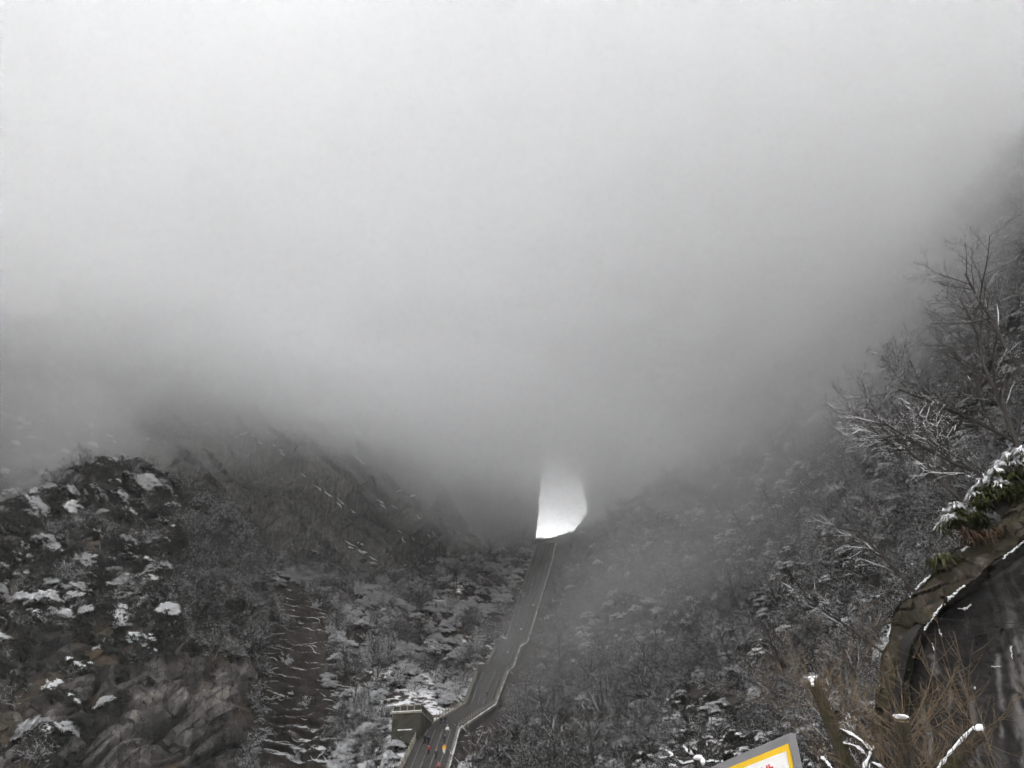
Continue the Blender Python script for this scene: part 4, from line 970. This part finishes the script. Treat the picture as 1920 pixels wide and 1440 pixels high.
# snowy side branches between the limbs
for pts_, w in (([P(1572,1368,11.8), P(1600,1382,11.75), P(1632,1410,11.7), P(1622,1440,11.7), P(1612,1470,11.7)], .028), ([P(1580,1395,11.8), P(1605,1402,11.8), P(1622,1416,11.75)], .02), ([P(1632,1410,11.7), P(1640,1402,11.7)], .016), ([P(1635,1432,11.7), P(1660,1445,11.7), P(1690,1470,11.6)], .02), ([P(1540,1424,11.6), P(1552,1436,11.6), P(1566,1455,11.6)], .035)):
    q = catmull(np.array([p - OP for p in pts_]), 16); gg = Geo(); gg.tube(q, np.linspace(w, w * .7, 16), 6); so_ = obj('side_branch', gg.mesh('side_branch'), barkp, PT)
    sg = Geo(); rr = (w * .7 + .008) * (.35 + .9 * np.random.rand(16)); rr[0] = rr[-1] = .006; sg.tube(q + np.array([0, -.01, w * .9]), rr, 6); obj('snow', sg.mesh('snow', True), M['snow'], so_)
# shoots: each sprouts below a cut, arches up and carries side twigs
def shoot(start, d, L, r0):
    n = 9; p = start.copy(); path = [p]; dd = unit(d); curl = np.random.normal(0, .035, 3)
    for k in range(n - 1):
        dd = unit(dd + curl + np.array([0, 0, .055]) + np.random.normal(0, .03, 3)); p = p + dd * L / (n - 1); path.append(p)
    path = np.array(path); sg = Geo(); sg.tube(path, np.linspace(r0, r0 * .3, n), 4)
    tw = Geo()
    for k in range(random.randint(5, 12)):
        t = rnd(.2, .95) * (n - 1); j = int(t); q = path[j] + (path[min(j + 1, n - 1)] - path[j]) * (t - j); dj = unit(path[min(j + 1, n - 1)] - path[j] if j < n - 1 else dd)
        sd2 = unit(np.cross(dj, np.random.normal(size=3))); a = rnd(.5, .95); l2 = L * rnd(.10, .32); nd = unit(dj * math.cos(a) + sd2 * math.sin(a)); m1 = q + nd * l2 * .5; nd = unit(nd + np.array([0, 0, .2])); tw.tube([q, m1, m1 + nd * l2 * .5], np.array([.0042, .0035, .002]), 3)
    return sg, tw
for i, (q, d, r_) in enumerate(tips):
    for k in range((22, 34, 24)[i]):
        j = random.randint(13, 25) if k % 3 else random.randint(20, 25); a = rnd(0, 6.28); s1 = unit(np.cross(d, (.3, 1, .2))); s2 = np.cross(d, s1)
        rdir = s1 * math.cos(a) + s2 * math.sin(a); el = rnd(.2, 1.0)
        sg, tw = shoot(q[j] + rdir * r_[j] * .8, rdir * 1.0 + np.array([0, 0, el]), rnd(.5, 1.75), rnd(.004, .0075))
        so_ = obj('shoot', sg.mesh('shoot'), shootm, PT); tag(obj('twig', tw.mesh('twig'), shootm, so_), None, kind='stuff')
for k in range(26):
    st_ = P(rnd(1540, 1900), rnd(1470, 1600), rnd(11.4, 12.6)) - OP; sg, tw = shoot(st_, (rnd(-.6, .6), rnd(-.3, .3), 1), rnd(.6, 1.5), rnd(.004, .008)); so_ = obj('shoot', sg.mesh('shoot'), shootm, PT); tag(obj('twig', tw.mesh('twig'), shootm, so_), None, kind='stuff')

# ------------------------------------------------------------------ small snag beside the sign
SG = empty('bare_sapling', P(1322, 1640, 17)); SG.location.z = 0; OS = np.array(SG.location); tag(SG, 'small dark bare sapling with snow in its fork left of the sign', 'tree')
gg = Geo(); fork = P(1311, 1426, 17) - OS
gg.tube([(0, 0, 0), fork * .5 + np.array([.03, 0, 0]), fork], np.array([.08, .06, .045]), 8)
obj('trunk', gg.mesh('trunk'), M['bark_dark'], SG); np.random.seed(77); random.seed(77)
for (tx, ty) in ((1290, 1412), (1345, 1395), (1275, 1440), (1338, 1432), (1312, 1402), (1262, 1424)):
    gb, gs = Geo(), Geo(); e = P(tx, ty, 17) - OS; grow(gb, gs, fork, e - fork, np.linalg.norm(e - fork) * 1.3, .022, 2, dict(TREE, kids=(4, 3), rmin=.006, snow_r=.022, snow_from=0, snow_p=.5), 0)
    bo = obj('branch', gb.mesh('branch'), M['bark_dark'], SG)
    if gs.v: obj('snow', gs.mesh('snow'), M['snow'], bo)
blob(SG, fork + np.array([-.02, -.03, .05]), (.09, .06, .05)); blob(SG, fork + np.array([.06, -.03, -.02]), (.05, .05, .07))

# ------------------------------------------------------------------ notice board
zs = P(1474, 1394, 8.0)[2]; Pn, Pf = P(1474, 1394, 8.0), PZ(1362, 1440, zs)
dv = Pf - Pn; dv[2] = 0; ang = math.atan2(-dv[1], -dv[0])           # local +x runs from the far end to the near end
NB = empty('notice_board', (Pn[0], Pn[1], 0), ang); tag(NB, 'grey notice board with a yellow-bordered white banner and red Chinese lettering', 'sign')
nrm_side = -1
LB = 4.6
def nb(name, c, size, m_, parent=NB, bev=.0):
    g = Geo(); g.box(c, size); o = obj(name, g.mesh(name), m_, parent)
    if bev: b_ = o.modifiers.new('bevel', 'BEVEL'); b_.width = bev; b_.segments = 2
    return o
greym = plain('board_grey', (0.20, 0.195, 0.20), 0.6, 0.08, 2.0); yel = plain('banner_yellow', (0.80, 0.50, 0.02), 0.6, 0.06, 6.0, .1); wht = plain('banner_white', (0.82, 0.80, 0.77), 0.6, 0.03, 6.0, .1); redm = plain('banner_red', (0.65, 0.02, 0.05), 0.6, 0.05)
HB = 1.9
nb('panel', (-LB / 2 + .01, .065, zs + .085 - (HB + .3) / 2), (LB + .05, .07, HB + .3), greym, NB, .01)
for x in (-LB + .3, -.3): nb('post', (x, .065, (zs - HB) / 2), (.12, .12, zs - HB), greym)
ban = nb('banner', (-LB / 2, .022, zs - HB / 2), (LB, .012, HB), yel)
nb('banner_field', (-LB / 2, .012, zs - HB / 2 + 0), (LB - .11, .012, HB - .115), wht, ban)
cu = bpy.data.curves.new('lettering', 'FONT'); cu.body = '\u666f\u533a\u6e38\u89c8\u8def\u7ebf\u8c03\u6574\u516c\u544a'; cu.size = .19; cu.align_x = 'RIGHT'; cu.extrude = .002; cu.offset = .004; cu.space_character = 1.02
to = bpy.data.objects.new('lettering', cu); COL.objects.link(to); bpy.context.view_layer.update()
tm = bpy.data.meshes.new_from_object(to.evaluated_get(bpy.context.evaluated_depsgraph_get())); bpy.data.objects.remove(to)
lo = obj('lettering', tm, redm, ban, (-.33, .004, zs - .275)); lo.rotation_euler = (math.pi / 2, 0, 0)
print('LETTERS', len(tm.vertices))
